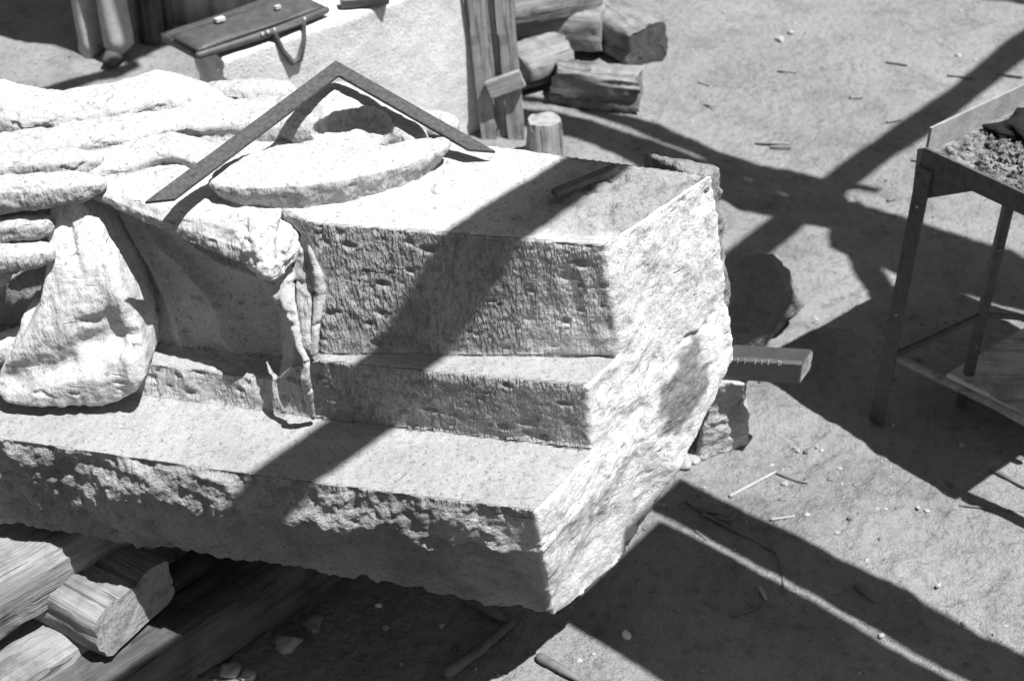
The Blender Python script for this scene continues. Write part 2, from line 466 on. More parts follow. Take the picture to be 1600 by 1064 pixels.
def relax(a, topo, it):                                           # average over mesh neighbours
    li, ls, lt = topo
    q = li[ls[:, None] + np.arange(4)] if (lt == 4).all() else np.stack([li[ls + k % lt] for k in range(4)], 1)
    e = np.concatenate([q[:, [0, 1]], q[:, [1, 2]], q[:, [2, 3]], q[:, [3, 0]]]); e = np.concatenate([e, e[:, ::-1]])
    cnt = np.bincount(e[:, 0], minlength=len(a)).astype(float)
    for _ in range(it):
        a = np.stack([np.bincount(e[:, 0], a[e[:, 1], c], len(a)) / cnt for c in range(a.shape[1])], 1) * .6 + a * .4
    return a
bn = relax(bn, bt, 5); bn /= np.maximum(np.linalg.norm(bn, axis=1), 1e-6)[:, None]
def carve(v, n, end=None, front=None):
    pass
pe = bv @ EN
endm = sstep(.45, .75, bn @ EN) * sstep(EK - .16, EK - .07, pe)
fr_n = np.array([-.17, -.985, 0])
t3y = np.where(bv[:, 0] > T3M[0], T3M[1] + (bv[:, 0] - T3M[0]) * (T3R[1] - T3M[1]) / (T3R[0] - T3M[0]), T3L[1] + (bv[:, 0] - T3L[0]) * (T3M[1] - T3L[1]) / (T3M[0] - T3L[0]))
frontm = (1 - endm) * (1 - sstep(.565, .585, bv[:, 2])) * sstep(-.2, .3, -bn[:, 2] - bn[:, 1] * .8)
frontm = np.maximum(frontm, (1 - endm) * (1 - sstep(.54, .57, bv[:, 2])))
frontm = frontm * (1 - .85 * sstep(EK - .06, EK - .015, pe))
riser = (1 - endm) * (1 - frontm) * sstep(.5, .8, -bn[:, 1]) * (bv[:, 2] > .57)
top = (1 - endm) * sstep(.6, .85, bn[:, 2])
pc = np.array(PN(1060, 600, EN, EK - .03)); pdl = (bv - pc); pdl = (pdl - np.outer(pdl @ EN, EN)) * np.array([1.15, 1.15, .9])
patch = 1 - sstep(.68, 1.02, np.linalg.norm(pdl, axis=1) / .088 + .30 * fbm(bv * 22, 91, 4))
patch = patch * sstep(.1, .4, bn @ EN) * sstep(EK - .14, EK - .08, pe)
patch_s = np.exp(-(np.linalg.norm(pdl, axis=1) / .08) ** 2) * endm
disp = np.zeros(len(bv))
disp += .006 * patch_s
disp += frontm * (.0075 * fbm(bv * 13, 21, 3) + 0.0060 * fbm(bv * 48, 22, 3) + .0012 * fbm(bv * np.array([140, 140, 60]), 23, 2))
disp += endm * (1 - .6 * patch) * (.0075 * fbm(bv * np.array([10, 10, 7]), 31, 3) + .0020 * fbm(bv * np.array([45, 45, 24]), 32, 3) + .0035 * patch * fbm(bv * 60, 34, 3))
disp += top * (.0022 * fbm(bv * 18, 41, 2) + .0016 * fbm(bv * 90, 42, 2))
# right rear of the top is broken and lower
rr = top * sstep(.0, .12, bv[:, 0] + .06 * fbm(bv * 14, 46, 2)) * sstep(1.70, 1.76, bv[:, 1] + .04 * fbm(bv * 17, 47, 2)) * (bv[:, 2] > .9)
disp += rr * (.0065 * fbm(bv * 30, 45, 3) - .003 - .007 * sstep(.25, .5, noise(bv * 38, 48)))
# worked uprights: strokes, pores in beds
tool_n = fbm(np.stack([bv[:, 0] * 95 + bv[:, 2] * 12, bv[:, 1] * 20, bv[:, 2] * 13], 1), 51, 2)
disp += riser * (.0006 * tool_n + .0009 * fbm(bv * 35, 52, 2))
bed = sstep(.15, .5, noise(np.stack([bv[:, 0] * 1.2, bv[:, 1], bv[:, 2] * 38], 1), 61))
pore = sstep(.42, .62, noise(bv * np.array([52, 52, 130]), 62)) * bed
disp -= (.4 * endm + .35 * top) * .0045 * pore
ridx = np.nonzero(riser > .3)[0]; rvv = bv[ridx]; prg = np.random.default_rng(9)
beds = (.926, .918, .905, .862, .845, .82, .79, .775, .76, .745, .74, .70, .68, .66, .635, .62, .61)
pacc = np.zeros(len(rvv))
for k in range(430):
    zc = beds[prg.integers(len(beds))] + prg.normal() * .004; xc = prg.uniform(-.75, .14)
    r = .0022 + .0085 * prg.random() ** 3.5; as_ = prg.uniform(.3, .8); d = r * prg.uniform(.5, 1.1)
    near_ = (np.abs(rvv[:, 0] - xc) < r * 2.5) & (np.abs(rvv[:, 2] - zc) < r * 2)
    if near_.any():
        q = ((rvv[near_, 0] - xc) / r) ** 2 + ((rvv[near_, 2] - zc + .15 * (rvv[near_, 0] - xc)) / (r * as_)) ** 2
        pacc[near_] = np.maximum(pacc[near_], d * np.exp(-(q ** 1.3)))
disp[ridx] -= pacc
# cut-back ground carries shallow folds running down from the hand
hp = P(140, 318, .93); zone = riser * (1 - sstep(-.33, -.30, bv[:, 0])) * (bv[:, 2] > .655)
ang = np.arctan2(bv[:, 2] - hp[2], bv[:, 0] - hp[0]) + .10 * fbm(bv * 6, 55, 2)
zone2 = riser * (1 - sstep(-.345, -.32, bv[:, 0]))
disp += (.35 * zone2 + .65 * zone) * .021 * (.5 - np.abs(np.sin(ang * 10.5)) ** .8) * sstep(.02, .12, np.hypot(bv[:, 0] - hp[0], bv[:, 2] - hp[2]))
for px, py, r_ in ((280, 520, .035), (330, 535, .03), (250, 480, .03)):
    c = P(px, py, .70); q = np.hypot(bv[:, 0] - c[0], bv[:, 2] - c[2]) / r_
    disp += zone * .0028 * np.exp(-((q - 1) / .4) ** 2)
for px, py, z, r, d, asp in ((880, 443, .86, .011, .012, .45), (815, 487, .81, .010, .009, .4), (865, 515, .78, .009, .008, 1.2), (920, 515, .78, .010, .008, 1.2), (750, 441, .86, .012, .010, .5), (672, 393, .91, .016, .010, .35), (735, 442, .86, .008, .007, .5), (790, 512, .78, .009, .006, .5),
                             (880, 386, .925, .012, .007, .4), (655, 600, .69, .007, .006, 1.2), (725, 616, .66, .006, .007, 1.), (1068, 523, .72, .014, .018, .5), (1082, 517, .72, .013, .020, .5), (1095, 506, .75, .013, .020, .7), (1104, 490, .75, .010, .016, 1.1), (1100, 560, .7, .012, .014, .8), (1050, 655, .6, .012, .012, .7), (1075, 640, .6, .012, .014, .8)):
    base = lin(T1M, T1R, -.05); c = PN(px, py, np.array([.148, 1, 0]), 1.70 + .148 * 0) if px < 970 else PN(px, py, EN, EK - .035)
    dd = (bv - c); q = (np.hypot(dd[:, 0], dd[:, 1]) / r) ** 2 + (dd[:, 2] / (r * asp)) ** 2
    disp -= d * np.exp(-q * 1.3)
# arrises chipped
tooth = np.exp(-((bv[:, 2] - Z2 + .012) / .016) ** 2) * sstep(-.1, .3, -bn[:, 1]) * (1 - endm)
disp -= tooth * .010 * np.maximum(0, fbm(np.stack([bv[:, 0] * 60, bv[:, 1] * 20, bv[:, 2] * 14], 1), 73, 2))
edge = np.exp(-((bv[:, 2] - ZT) / .012) ** 2) * sstep(.2, .5, -bn[:, 1]) * (1 - endm)
edge = edge + np.exp(-((bv[:, 2] - Z1) / .010) ** 2) * sstep(.2, .5, -bn[:, 1]) * (1 - endm)
disp -= edge * (.005 * np.maximum(0, fbm(bv * 26, 71, 2)) + .010 * np.maximum(0, fbm(bv * 11, 74, 2) - .45))
disp += (riser + top) * .0028 * fbm(bv * 5, 75, 2)
edge2 = np.exp(-((pe - EK + .02) / .03) ** 2) * (1 - top)
disp -= edge2 * .0025 * np.maximum(0, fbm(bv * 30, 72, 2))
bv2 = bv + bn * disp[:, None]
low = np.nonzero((bv[:, 2] < .42) & (pe > EK - .09))[0]; lo_s = relax(bv2, bt, 3); bv2[low] = lo_s[low]
fast_mesh('body', bv2, bt, M['stone'], block, dict(tool=np.clip(riser * (1 - .45 * zone2 - .35 * zone) + .22 * endm * sstep(.62, .84, bv[:, 2] + .05 * fbm(bv * 8, 99, 2)), 0, 1), rough=np.clip(frontm * .9 + endm * .18 + rr * .5, 0, 1), patch=patch, fresh_lit=endm + .12 * top * (bv[:, 2] > .85) - .22 * top * (bv[:, 2] < .8) - .38 * rr))

def stone_part(name, mb, voxel=.0030, cut=None, amp=1.0, tool=0.0, smooth_it=1, dents=(), rough=0.0, fresh_lit=.1):
    v, n, t = remeshed(mb, voxel, cut, smooth_it)
    up = sstep(.3, .8, n[:, 2])
    d = .0020 * fbm(v * 22, 81, 2) * amp + .0016 * fbm(v * 95, 82, 2) * amp
    st = fbm(np.stack([v[:, 0] * 80, v[:, 1] * 18, v[:, 2] * 14], 1), 83, 2)
    d = d + (1 - up) * .0020 * st
    d = d - .0035 * sstep(.45, .62, noise(v * np.array([50, 50, 110]), 84)) * sstep(.0, .4, noise(v * np.array([3, 3, 30]), 85))
    for c, r, dp in dents:
        dd = v - np.array(c); d = d - dp * np.exp(-((dd / np.array(r)) ** 2).sum(1))
    v = v + n * d[:, None]
    return fast_mesh(name, v, t, M['stone'], block, dict(tool=np.clip((1 - up) * tool, 0, 1), rough=np.full(len(v), rough), patch=np.zeros(len(v)), fresh_lit=np.full(len(v), fresh_lit)))

def path(*pts): return [P(*q) for q in pts]
# three long drapery folds at the upper left
stone_part('drapery_fold', MB().tube(path((-170, 185, .945), (0, 175, .945), (60, 192, .945), (130, 186, .947), (190, 178, .95), (250, 158, .952), (310, 168, .947), (365, 182, .935)), [(.06, .045), (.058, .042), (.056, .038), (.056, .042), (.056, .044), (.055, .046), (.045, .036), (.03, .015)], 28, p=3.2), tool=.3, amp=.8, dents=[(P(192, 190, .955), (.02, .03, .012), .016), (P(230, 186, .958), (.012, .03, .012), .012), (P(70, 205, .955), (.03, .02, .01), .010)])
stone_part('drapery_fold', MB().tube(path((-170, 262, .94), (0, 244, .942), (120, 226, .944), (250, 207, .945), (350, 196, .945), (430, 192, .945), (480, 188, .935)), [(.042, .027), (.042, .028), (.042, .028), (.040, .028), (.046, .032), (.05, .034), (.04, .025)], 28, p=3.2), tool=.3, amp=.8, dents=[(P(270, 214, .95), (.02, .03, .02), .014), (P(330, 215, .95), (.05, .02, .012), .008), (P(160, 236, .95), (.03, .02, .01), .008)])
stone_part('drapery_fold', MB().tube(path((120, 272, .938), (200, 258, .94), (268, 243, .943), (330, 252, .938), (390, 262, .928)), [(.035, .022), (.038, .026), (.040, .03), (.035, .024), (.025, .014)], 28, p=3.2), tool=.3, amp=.8, dents=[(P(262, 268, .945), (.03, .02, .012), .016)])
stone_part('drapery_fold', MB().tube(path((335, 146, .932), (390, 148, .938), (440, 150, .938)), [(.025, .018), (.03, .026), (.03, .024)], 16), tool=.3)
# oval plate with an upright rim
oval = [(322, 282), (345, 289), (400, 293), (470, 290), (550, 278), (620, 261), (670, 243), (700, 226), (706, 217), (690, 213), (650, 222), (600, 234), (548, 232), (500, 217), (430, 226), (375, 244), (340, 264)]
mbo = MB(); zt = .980
tops = [P(*q, zt) for q in oval]; c0 = np.mean(tops, 0)
def ringz(z, k): return [np.array([c0[0] + (q[0] - c0[0]) * k, c0[1] + (q[1] - c0[1]) * k, z]) for q in tops]
rg = [ringz(.91, .87), ringz(.938, .87), ringz(.952, .92), ringz(zt - .012, 1.0), ringz(zt - .003, 1.0), ringz(zt + .001, .975), ringz(zt + .006, .7), ringz(zt + .007, .2)]
if sum(a[0] * b[1] - b[0] * a[1] for a, b in zip(tops, tops[1:] + tops[:1])) < 0: rg = [r[::-1] for r in rg]
mbo.loft(rg)
stone_part('oval_plate', mbo, .0032, tool=.4, smooth_it=2)
# arched sleeve with a dark hollow
sl = MB().tube(path((398, 192, .935), (450, 184, .95), (525, 184, .957), (575, 192, .952), (620, 205, .945), (645, 222, .94)), [(.03, .02), (.055, .034), (.078, .050), (.07, .042), (.045, .034), (.026, .03)], 24)
cut = MB().ellipsoid(P(552, 209, .966), (.064, .085, .029), -.12)
stone_part('sleeve', sl, .0032, cut, tool=.3, smooth_it=2)
stone_part('drapery_fold', MB().tube(path((600, 178, .93), (660, 194, .935), (700, 198, .935)), [(.03, .02), (.035, .022), (.02, .02)], 14), tool=.2)
# hand: two fingers on top, two below on the near side
stone_part('finger', MB().tube(path((-160, 276, .955), (0, 266, .961), (70, 259, .965), (120, 256, .964), (146, 253, .961)), [.027, .025, .024, .022, .016], 20, p=2.7), tool=.5)
stone_part('finger', MB().tube(path((-160, 318, .95), (10, 303, .953), (70, 298, .955), (125, 292, .955), (152, 289, .955)), [.027, .026, .025, .022, .015], 20, p=2.7), tool=.5)
stone_part('finger', MB().tube(path((-160, 366, .895), (0, 358, .897), (36, 355, .90), (66, 352, .90)), [.022, .020, .019, .018], 20, p=2.7), tool=.5)
stone_part('finger', MB().tube(path((-160, 412, .862), (0, 403, .862), (36, 400, .862), (66, 397, .862)), [.024, .021, .020, .018], 20, p=2.7), tool=.5)
stone_part('palm', MB().tube([P(-120, 280, .925), P(-100, 340, .89), P(-95, 420, .845)], [.06, .06, .05], 16).tube([P(-14, 306, .895), P(-10, 420, .83)], [.030, .030], 12, up=(1, 0, 0)), tool=.3)
# bundle of cloth hanging from the hand down over the steps
rows = [(312, 80, 122, .930, .02), (330, 74, 132, .915, .026), (362, 72, 150, .888, .032), (420, 70, 180, .838, .04), (480, 60, 204, .782, .048), (520, 38, 216, .744, .055), (560, 14, 224, .705, .062), (595, -6, 227, .668, .066), (616, -10, 214, .640, .064), (632, 0, 185, .618, .056), (640, 40, 140, .604, .046)]
cl = []
ra_ = np.array(rows, float)
scoop = [(8, 606), (60, 592), (110, 574), (150, 556), (182, 534)]
def seg_d(x, y, a, b):
    a, b = np.array(a, float), np.array(b, float); p_ = np.array([x, y]); t = np.clip((p_ - a) @ (b - a) / ((b - a) @ (b - a)), 0, 1); return np.linalg.norm(p_ - a - (b - a) * t)
for y in np.arange(312, 641, 5.0):
    x0, x1, z, dep = (np.interp(y, ra_[:, 0], ra_[:, k]) for k in (1, 2, 3, 4))
    a, b_ = P(x0, y, z), P(x1, y, z); ring = []
    for k in range(44):
        t = k / 43 * math.pi
        s_ = (1 - math.cos(t)) / 2
        f_ = max(0, math.sin(t)) ** .36
        q = a + (b_ - a) * s_
        crease = .014 * math.exp(-((s_ - .48) / .05) ** 2) * max(0, min(1, (460 - y) / 120))
        px_ = x0 + (x1 - x0) * s_
        d_s = min(seg_d(px_, y, u_, w_) for u_, w_ in zip(scoop, scoop[1:]))
        yl = np.interp(px_, [u_[0] for u_ in scoop], [u_[1] for u_ in scoop]); above = y < yl
        wv = 1 + .35 * noise(np.array([[px_ * .03, y * .03, 0.5]]), 611)[0]
        sc_ = .033 * wv * math.exp(-(d_s / (40 if above else 17)) ** 2) * (.55 + .45 * min(1, max(0, px_ / 150)))
        ridge = .010 * math.exp(-((px_ - 175 + (y - 420) * -.2) / 14) ** 2) * max(0, min(1, (y - 380) / 60)) * f_
        ring.append(q + np.array([0, -dep * .35 * f_ + crease + sc_ * f_ - ridge + dep * .35, 0]))
    ring.append(b_ + np.array([0, .12, 0])); ring.append(a + np.array([0, .12, 0]))
    cl.append(ring)
hc = MB().loft(cl)
hc.tube([P(40, 545, .70), P(50, 505, .735), P(64, 474, .755)], [.020, .018, .012], 12, up=(0, 1, 0)).tube([P(-60, 570, .65), P(0, 545, .67), P(40, 522, .695)], [.03, .024, .016], 12)
stone_part('hanging_cloth', hc, .0030, None, amp=.6, tool=.25, smooth_it=1, rough=.0, fresh_lit=.5, dents=[(P(205, 545, .72), (.012, .04, .012), .010), (P(140, 512, .755), (.02, .05, .010), .010)])
# overhanging cloak edge running from the hand to the broken knob: the flat top rolls over into a sharp undercut lip
eds = path((95, 298, .928), (165, 318, .925), (220, 345, .914), (280, 372, .902), (340, 398, .889), (395, 420, .877), (432, 430, .869))
crs = path((95, 272, .945), (175, 288, .946), (235, 305, .946), (300, 322, .945), (355, 332, .943), (400, 338, .941), (436, 345, .938))
rgs = []
for e_, c_ in zip(eds, crs):
    m1, m2 = c_ * .66 + e_ * .34 + np.array([0, -.006, .008]), c_ * .3 + e_ * .7 + np.array([0, -.009, .006])
    rgs.append([c_ + np.array([0, .11, -.003]), c_ + np.array([0, .03, .001]), c_, m1, m2, e_, e_ + np.array([0, .022, -.010]), e_ + np.array([0, .14, -.03])])
lip = []
for a, b in zip(rgs, rgs[1:]): lip += [[p_ + (q_ - p_) * t for p_, q_ in zip(a, b)] for t in np.linspace(0, 1, 5, endpoint=False)]
lip.append(rgs[-1])
stone_part('cloak_edge', MB().loft(lip), .0030, tool=.45, smooth_it=1, amp=.9, dents=[(P(352, 362, .912), (.014, .03, .011), .014), (P(262, 362, .91), (.012, .03, .008), .006)])
stone_part('broken_knob', MB().ellipsoid(P(406, 380, .897), (.034, .046, .046), .3).ellipsoid(P(386, 362, .912), (.022, .035, .026), .3).ellipsoid(P(420, 408, .880), (.024, .03, .026), 0).ellipsoid(P(440, 378, .893), (.022, .045, .036), .3), amp=2.4, smooth_it=2, rough=.15, fresh_lit=.55)  # extra whitening makes the knob look more strongly lit
# zigzag hem
stone_part('hem_fold', MB().tube(path((450, 412, .862), (455, 430, .845), (447, 462, .822), (460, 500, .795), (470, 545, .757), (478, 562, .742), (476, 590, .712), (484, 625, .655), (489, 652, .607)), [(.008, .007), (.010, .008), (.014, .009), (.009, .007), (.0065, .007), (.006, .007), (.007, .006), (.0065, .006), (.005, .006)], 12, up=(0, 1, 0))
           .tube(path((450, 440, .84), (434, 462, .818), (440, 478, .80)), [.008, .011, .006], 10, up=(0, 1, 0)), .0028, smooth_it=3, amp=.5)
stone_part('hem_fold', MB().tube(path((486, 362, .912), (487, 395, .887), (497, 430, .855), (500, 460, .82), (494, 500, .785), (490, 550, .733)), [.006, .007, .008, .0105, .0075, .007], 12, up=(0, 1, 0)), .0028, smooth_it=3, amp=.5)
cru = MB().loft([[BTR + np.array(q) for q in ((-.012, -.008, 0.0), (.018, .050, -.02), (-.10, .09, -.01))], [BBR + np.array(q) for q in ((-.014, -.006, -.04), (.008, .05, -.04), (-.10, .09, -.04))]])
cv, cn, ct = remeshed(cru, .0035, None, 2)
fast_mesh('dark_back_edge', cv + cn * (.006 * fbm(cv * 22, 95, 3) + .002 * fbm(cv * 70, 96, 2))[:, None], ct, M['rock'], block)  # darker rough strip along the block's right back edge
stone_part('hem_fold', MB().tube([P(466, 395, .880) + np.array([0, .012, 0]), P(476, 450, .83) + np.array([0, .012, 0]), P(481, 545, .742) + np.array([0, .012, 0])], [(.020, .014), (.018, .013), (.012, .012)], 12, up=(0, 1, 0)), .0030, smooth_it=2, amp=1.2, tool=.3)
# small chipped bosses on the flat
stone_part('boss', MB().ellipsoid(P(688, 300, ZT - .004), (.016, .014, .014)).ellipsoid(P(660, 303, ZT - .006), (.008, .008, .009)), .003, smooth_it=2)

# ------------------------------------------------------------------ timber maker (long axis = local X)
def frame_to(o, origin, ax, up):
    x = Vector(ax).normalized(); z = Vector(up); z = (z - x * z.dot(x)).normalized(); y = z.cross(x)
    m = Matrix((x, y, z)).transposed().to_4x4(); m.translation = Vector(origin); return m
def timber(name, a, b, w, h, mat, label=None, cat=None, group=None, parent=None, roundness=.25, amp=.004, up=(0, 0, 1), seed=0, nseg=26, taper=1.0, top=True, endmat=None):
    a, b = np.array(a, float), np.array(b, float); L = np.linalg.norm(b - a); n = 44; rings = []
    for k in range(nseg + 1):
        x = L * k / nseg; sc = 1 + (taper - 1) * k / nseg
        e = .0 if 0 < k < nseg else 1; sh = 1 - .03 * e
        rg = []
        for i in range(n):
            t = 2 * math.pi * (i + .5) / n; c, s_ = math.cos(t), math.sin(t); p = 2 / max(roundness, .05)
            r = (abs(c) ** p + abs(s_) ** p) ** (-1 / p)
            rg.append((x, r * c * w / 2 * sc * sh, r * s_ * h / 2 * sc * sh))
        rings.append(rg)
    v = np.array([q for r in rings for q in r]); off = np.array([seed * 3.1, seed * 1.7, 0])
    g = fbm(np.stack([v[:, 0] * 5, v[:, 1] * 22, v[:, 2] * 22], 1) + off, 101 + seed, 3) - .9 * sstep(.35, .6, noise(np.stack([v[:, 0] * 3, v[:, 1] * 60, v[:, 2] * 60], 1) + off, 171 + seed)); g2 = fbm(v * 60 + off, 131, 2)
    rad = v.copy(); rad[:, 0] = 0; rad /= np.maximum(np.linalg.norm(rad, axis=1), 1e-6)[:, None]
    v = v + rad * (amp * g + amp * .4 * g2)[:, None]
    for e, sgn in ((0, -1), (nseg, 1)):
        sl_ = slice(e * n, e * n + n); v[sl_, 0] += amp * 1.2 * fbm(v[sl_] * 40 + off, 141, 2)
    f = []
    for k in range(nseg):
        for i in range(n):
            j = (i + 1) % n; f.append([k * n + i, k * n + j, (k + 1) * n + j, (k + 1) * n + i])
    f = [q[::-1] for q in f] if False else f
    f.append(list(range(n))[::-1]); f.append([nseg * n + i for i in range(n)])
    me = bpy.data.meshes.new(name); me.from_pydata(v.tolist(), [], f); me.update()
    me.polygons.foreach_set('use_smooth', [len(p.vertices) == 4 for p in me.polygons])
    bm = bmesh.new(); bm.from_mesh(me); bmesh.ops.recalc_face_normals(bm, faces=bm.faces); bm.to_mesh(me); bm.free()
    o = link(name, me, mat, None)
    if endmat is not None:
        me.materials.append(endmat)
        for p in me.polygons:
            if len(p.vertices) > 4: p.material_index = 1
    mw = frame_to(o, a, b - a, up)
    if parent is not None:
        o.parent = parent; mw = Matrix.Translation(-wloc(parent)) @ mw
    o.matrix_local = mw
    try: me.set_sharp_from_angle(angle=math.radians(35))
    except Exception: pass
    return tag(o, label, cat, group)

# ------------------------------------------------------------------ sleepers under the block
SG = 'timber sleepers stacked under the carved block'
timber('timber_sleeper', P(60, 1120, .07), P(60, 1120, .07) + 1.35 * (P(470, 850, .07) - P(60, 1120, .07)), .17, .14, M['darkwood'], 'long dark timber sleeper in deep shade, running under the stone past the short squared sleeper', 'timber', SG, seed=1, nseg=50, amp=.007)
a_, b_ = P(212, 950, .205), P(60, 867, .205)
timber('timber_sleeper', a_, b_ + (b_ - a_) * 1.2, .185, .105, M['sleeper'], 'short squared timber with its pale cut end showing, lying across the long dark sleeper', 'timber', SG, seed=2, roundness=.35, amp=.0045, endmat=M['endwood'])
a_ = P(8, 905, .265); d_ = P(190, 800, .265) - a_; d_ /= np.linalg.norm(d_)
timber('timber_sleeper', a_ - d_ * .10, a_ + d_ * .8, .135, .13, M['sleeper'], 'cracked pale timber directly under the front edge of the stone at the left', 'timber', SG, seed=3, amp=.007, nseg=40)
a_ = P(60, 1035, .10)
timber('timber_sleeper', a_ - d_ * .45, a_ + d_ * .16, .17, .13, M['sleeper'], 'pale splintered timber end in full sun, lowest of the sleepers at the bottom edge', 'timber', SG, seed=5, roundness=.4, amp=.007)
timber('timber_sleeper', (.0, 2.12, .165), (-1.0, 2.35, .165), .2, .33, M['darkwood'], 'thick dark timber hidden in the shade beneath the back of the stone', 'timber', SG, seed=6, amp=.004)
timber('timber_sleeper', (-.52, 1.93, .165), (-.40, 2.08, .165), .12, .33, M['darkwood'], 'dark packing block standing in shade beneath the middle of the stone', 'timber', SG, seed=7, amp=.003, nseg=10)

# ------------------------------------------------------------------ rocks
def rock(name, c, r, mat, label, cat='rock', seed=0, amp=.22, rot=0.0, sub=5, facet=.5, group=None, flat=True):
    bm = bmesh.new(); bmesh.ops.create_icosphere(bm, subdivisions=sub, radius=1.0)
    v = np.array([q.co[:] for q in bm.verts]); rg = np.random.default_rng(seed)
    u = v.copy()
    for k in range(11):                                          # cut planes give broken faces
        nn = rg.normal(size=3); nn /= np.linalg.norm(nn); d = rg.uniform(.62, .88)
        s_ = u @ nn; u = u - np.outer(np.maximum(0, s_ - d) * facet * 1.6, nn)
    u = u * (1 + amp * fbm(v * 1.7 + seed, 200 + seed, 4)[:, None]) + v * (.03 * fbm(v * 9 + seed, 210, 2))[:, None]
    u = u * np.array(r); cr, sr = math.cos(rot), math.sin(rot)
    u = np.stack([cr * u[:, 0] - sr * u[:, 1], sr * u[:, 0] + cr * u[:, 1], u[:, 2]], 1) + np.array(c)
    f = [[q.index for q in p.verts] for p in bm.faces]; bm.free()
    o = mesh(name, u, f, mat, None, not flat)
    return tag(o, label, cat, group)
rc = P(1178, 505, .10)
rk = rock('rough_rock', (rc[0] + .020, rc[1] + .12, .065), (.135, .11, .125), M['rock'], 'dark grey jagged rock in shade behind the right end of the carved block', seed=4, rot=.3, amp=.09, facet=.62, flat=False)
# stone fragment below the varnished timber
fr = MB()
fa = [P(1100, 720, .0), P(1125, 712, .0), P(1166, 690, .0)]
base_f = [P(1092, 716, .0), P(1120, 706, .0), P(1162, 690, .0), P(1168, 640, .0), P(1120, 640, .0)]
top_f = [P(1104, 606, .222), P(1132, 597, .226), P(1164, 602, .222), P(1167, 578, .21), P(1112, 576, .21)]
fr.loft([base_f[::-1], top_f[::-1]])
fv, fn, ft = remeshed(fr, .0035, None, 2)
fd = .012 * fbm(fv * 13, 301, 3) + .0016 * fbm(fv * 50, 302, 2) - .02 * np.exp(-((np.linalg.norm((fv - P(1140, 668, .05)), axis=1)) / .014) ** 2)
tag(fast_mesh('stone_fragment', fv + fn * fd[:, None], ft, M['frag']), 'bright broken stone fragment standing under the dark varnished bar', 'stone')

gq = P(1100, 660, 0)
rock('stone_wedge', (gq[0] + .005, gq[1] + .07, .09), (.055, .05, .13), M['rock'], 'dark narrow stone wedged in the gap between the block end and the bright fragment', seed=12, amp=.08, sub=4, flat=False)
# dark varnished bar with a row of bright pins
ba = P(1114, 562, .255)
bar_l = P(1256, 571, .255) - ba
bar_ax = bar_l / np.linalg.norm(bar_l)
bar = thing('wooden_bar', 'dark varnished wooden bar with a row of bright pins, poking out beside the block end', 'wooden bar', (ba[0], ba[1], .225))
sdv = np.array([-bar_ax[1], bar_ax[0], 0]); LB = np.linalg.norm(bar_l)
def bring(xf, xb, g=.0275, t=.0270):
    rr_ = []
    for y_, z_ in ((-g, -t), (-g, t - .006), (-g + .006, t), (g - .008, t), (g, t - .01), (g, -t + .006), (g - .006, -t)):
        x_ = xf + (xb - xf) * (y_ + g) / (2 * g); rr_.append(ba + bar_ax * x_ + sdv * y_ + np.array([0, 0, z_]))
    return rr_
bmb = MB().loft([bring(-.06, -.06), bring(LB * .5, LB * .5), bring(LB - .010, LB + .016), bring(LB - .006, LB + .018, .0255, .0252)])
bo = bmb.build('bar_body', M['varnish'], bar)
bo.data.materials.append(M['endwood'])
for p in bo.data.polygons:
    if p.center.x > bo.data.vertices[0].co.x + .20 and abs(p.normal.x) > .55: p.material_index = 1
pn = np.array([bar_ax[1], -bar_ax[0], 0])
for px in (1130, 1141, 1151, 1162, 1178, 1188, 1198, 1214, 1217):
    q = ba + bar_ax * (np.linalg.norm(bar_l) * (px - 1114) / 142.0) + pn * .0270 + np.array([0, 0, .0222])
    mbp = MB(); mbp.tube([q + np.array([0, 0, .0035]), q - np.array([0, 0, .006])], [.0013, .0013], 6, up=(0, 1, 0))
    mbp.build('pin', M['brightmetal'], bar)

# ------------------------------------------------------------------ steel square and iron strip
A_, B_, D_ = P(240, 322, .990), P(527, 108, 1.036), P(764, 243, .958)
sq_n = np.cross(B_ - A_, D_ - B_); sq_n = sq_n / np.linalg.norm(sq_n)
if sq_n[2] < 0: sq_n = -sq_n
def arm_side(u): 
    s_ = np.cross(sq_n, u); return s_ / np.linalg.norm(s_)
u1 = (A_ - B_) / np.linalg.norm(A_ - B_); u2 = (D_ - B_) / np.linalg.norm(D_ - B_)
W = .0125; inn = (u1 + u2); inn /= np.linalg.norm(inn)
n1 = arm_side(u1); n1 = n1 if n1 @ u2 > 0 else -n1
n2 = arm_side(u2); n2 = n2 if n2 @ u1 > 0 else -n2
sa = math.sin(math.acos(np.clip(u1 @ u2, -1, 1)))
ci = B_ + (u1 + u2) * (W / sa); co = B_ - (u1 + u2) * (W / sa)
outl = [co, A_ - n1 * W + u1 * .004, A_ + n1 * W - u1 * .028, ci, D_ + n2 * W - u2 * .03, D_ - n2 * W + u2 * .004]
sqm = MB().loft([[q - sq_n * .003 for q in outl], [q + sq_n * .003 for q in outl]])
sqo = sqm.build('carpenter_square', M['rust'])
me = sqo.data; bm = bmesh.new(); bm.from_mesh(me); bmesh.ops.recalc_face_normals(bm, faces=bm.faces); bmesh.ops.bevel(bm, geom=bm.edges[:], offset=.0008, segments=1, affect='EDGES'); bm.to_mesh(me); bm.free()
tag(sqo, 'dark worn iron try square lying propped over the carved drapery, its corner upward', 'square')
sa_, sb_ = P(866, 302, ZT + .012), P(962, 262, ZT + .012)
timber('iron_strip', sa_, sb_, .015, .009, M['iron'], 'short flat dark iron strip lying on top of the block inside the pole shadow', 'iron strip', roundness=.12, amp=.0006, seed=9)

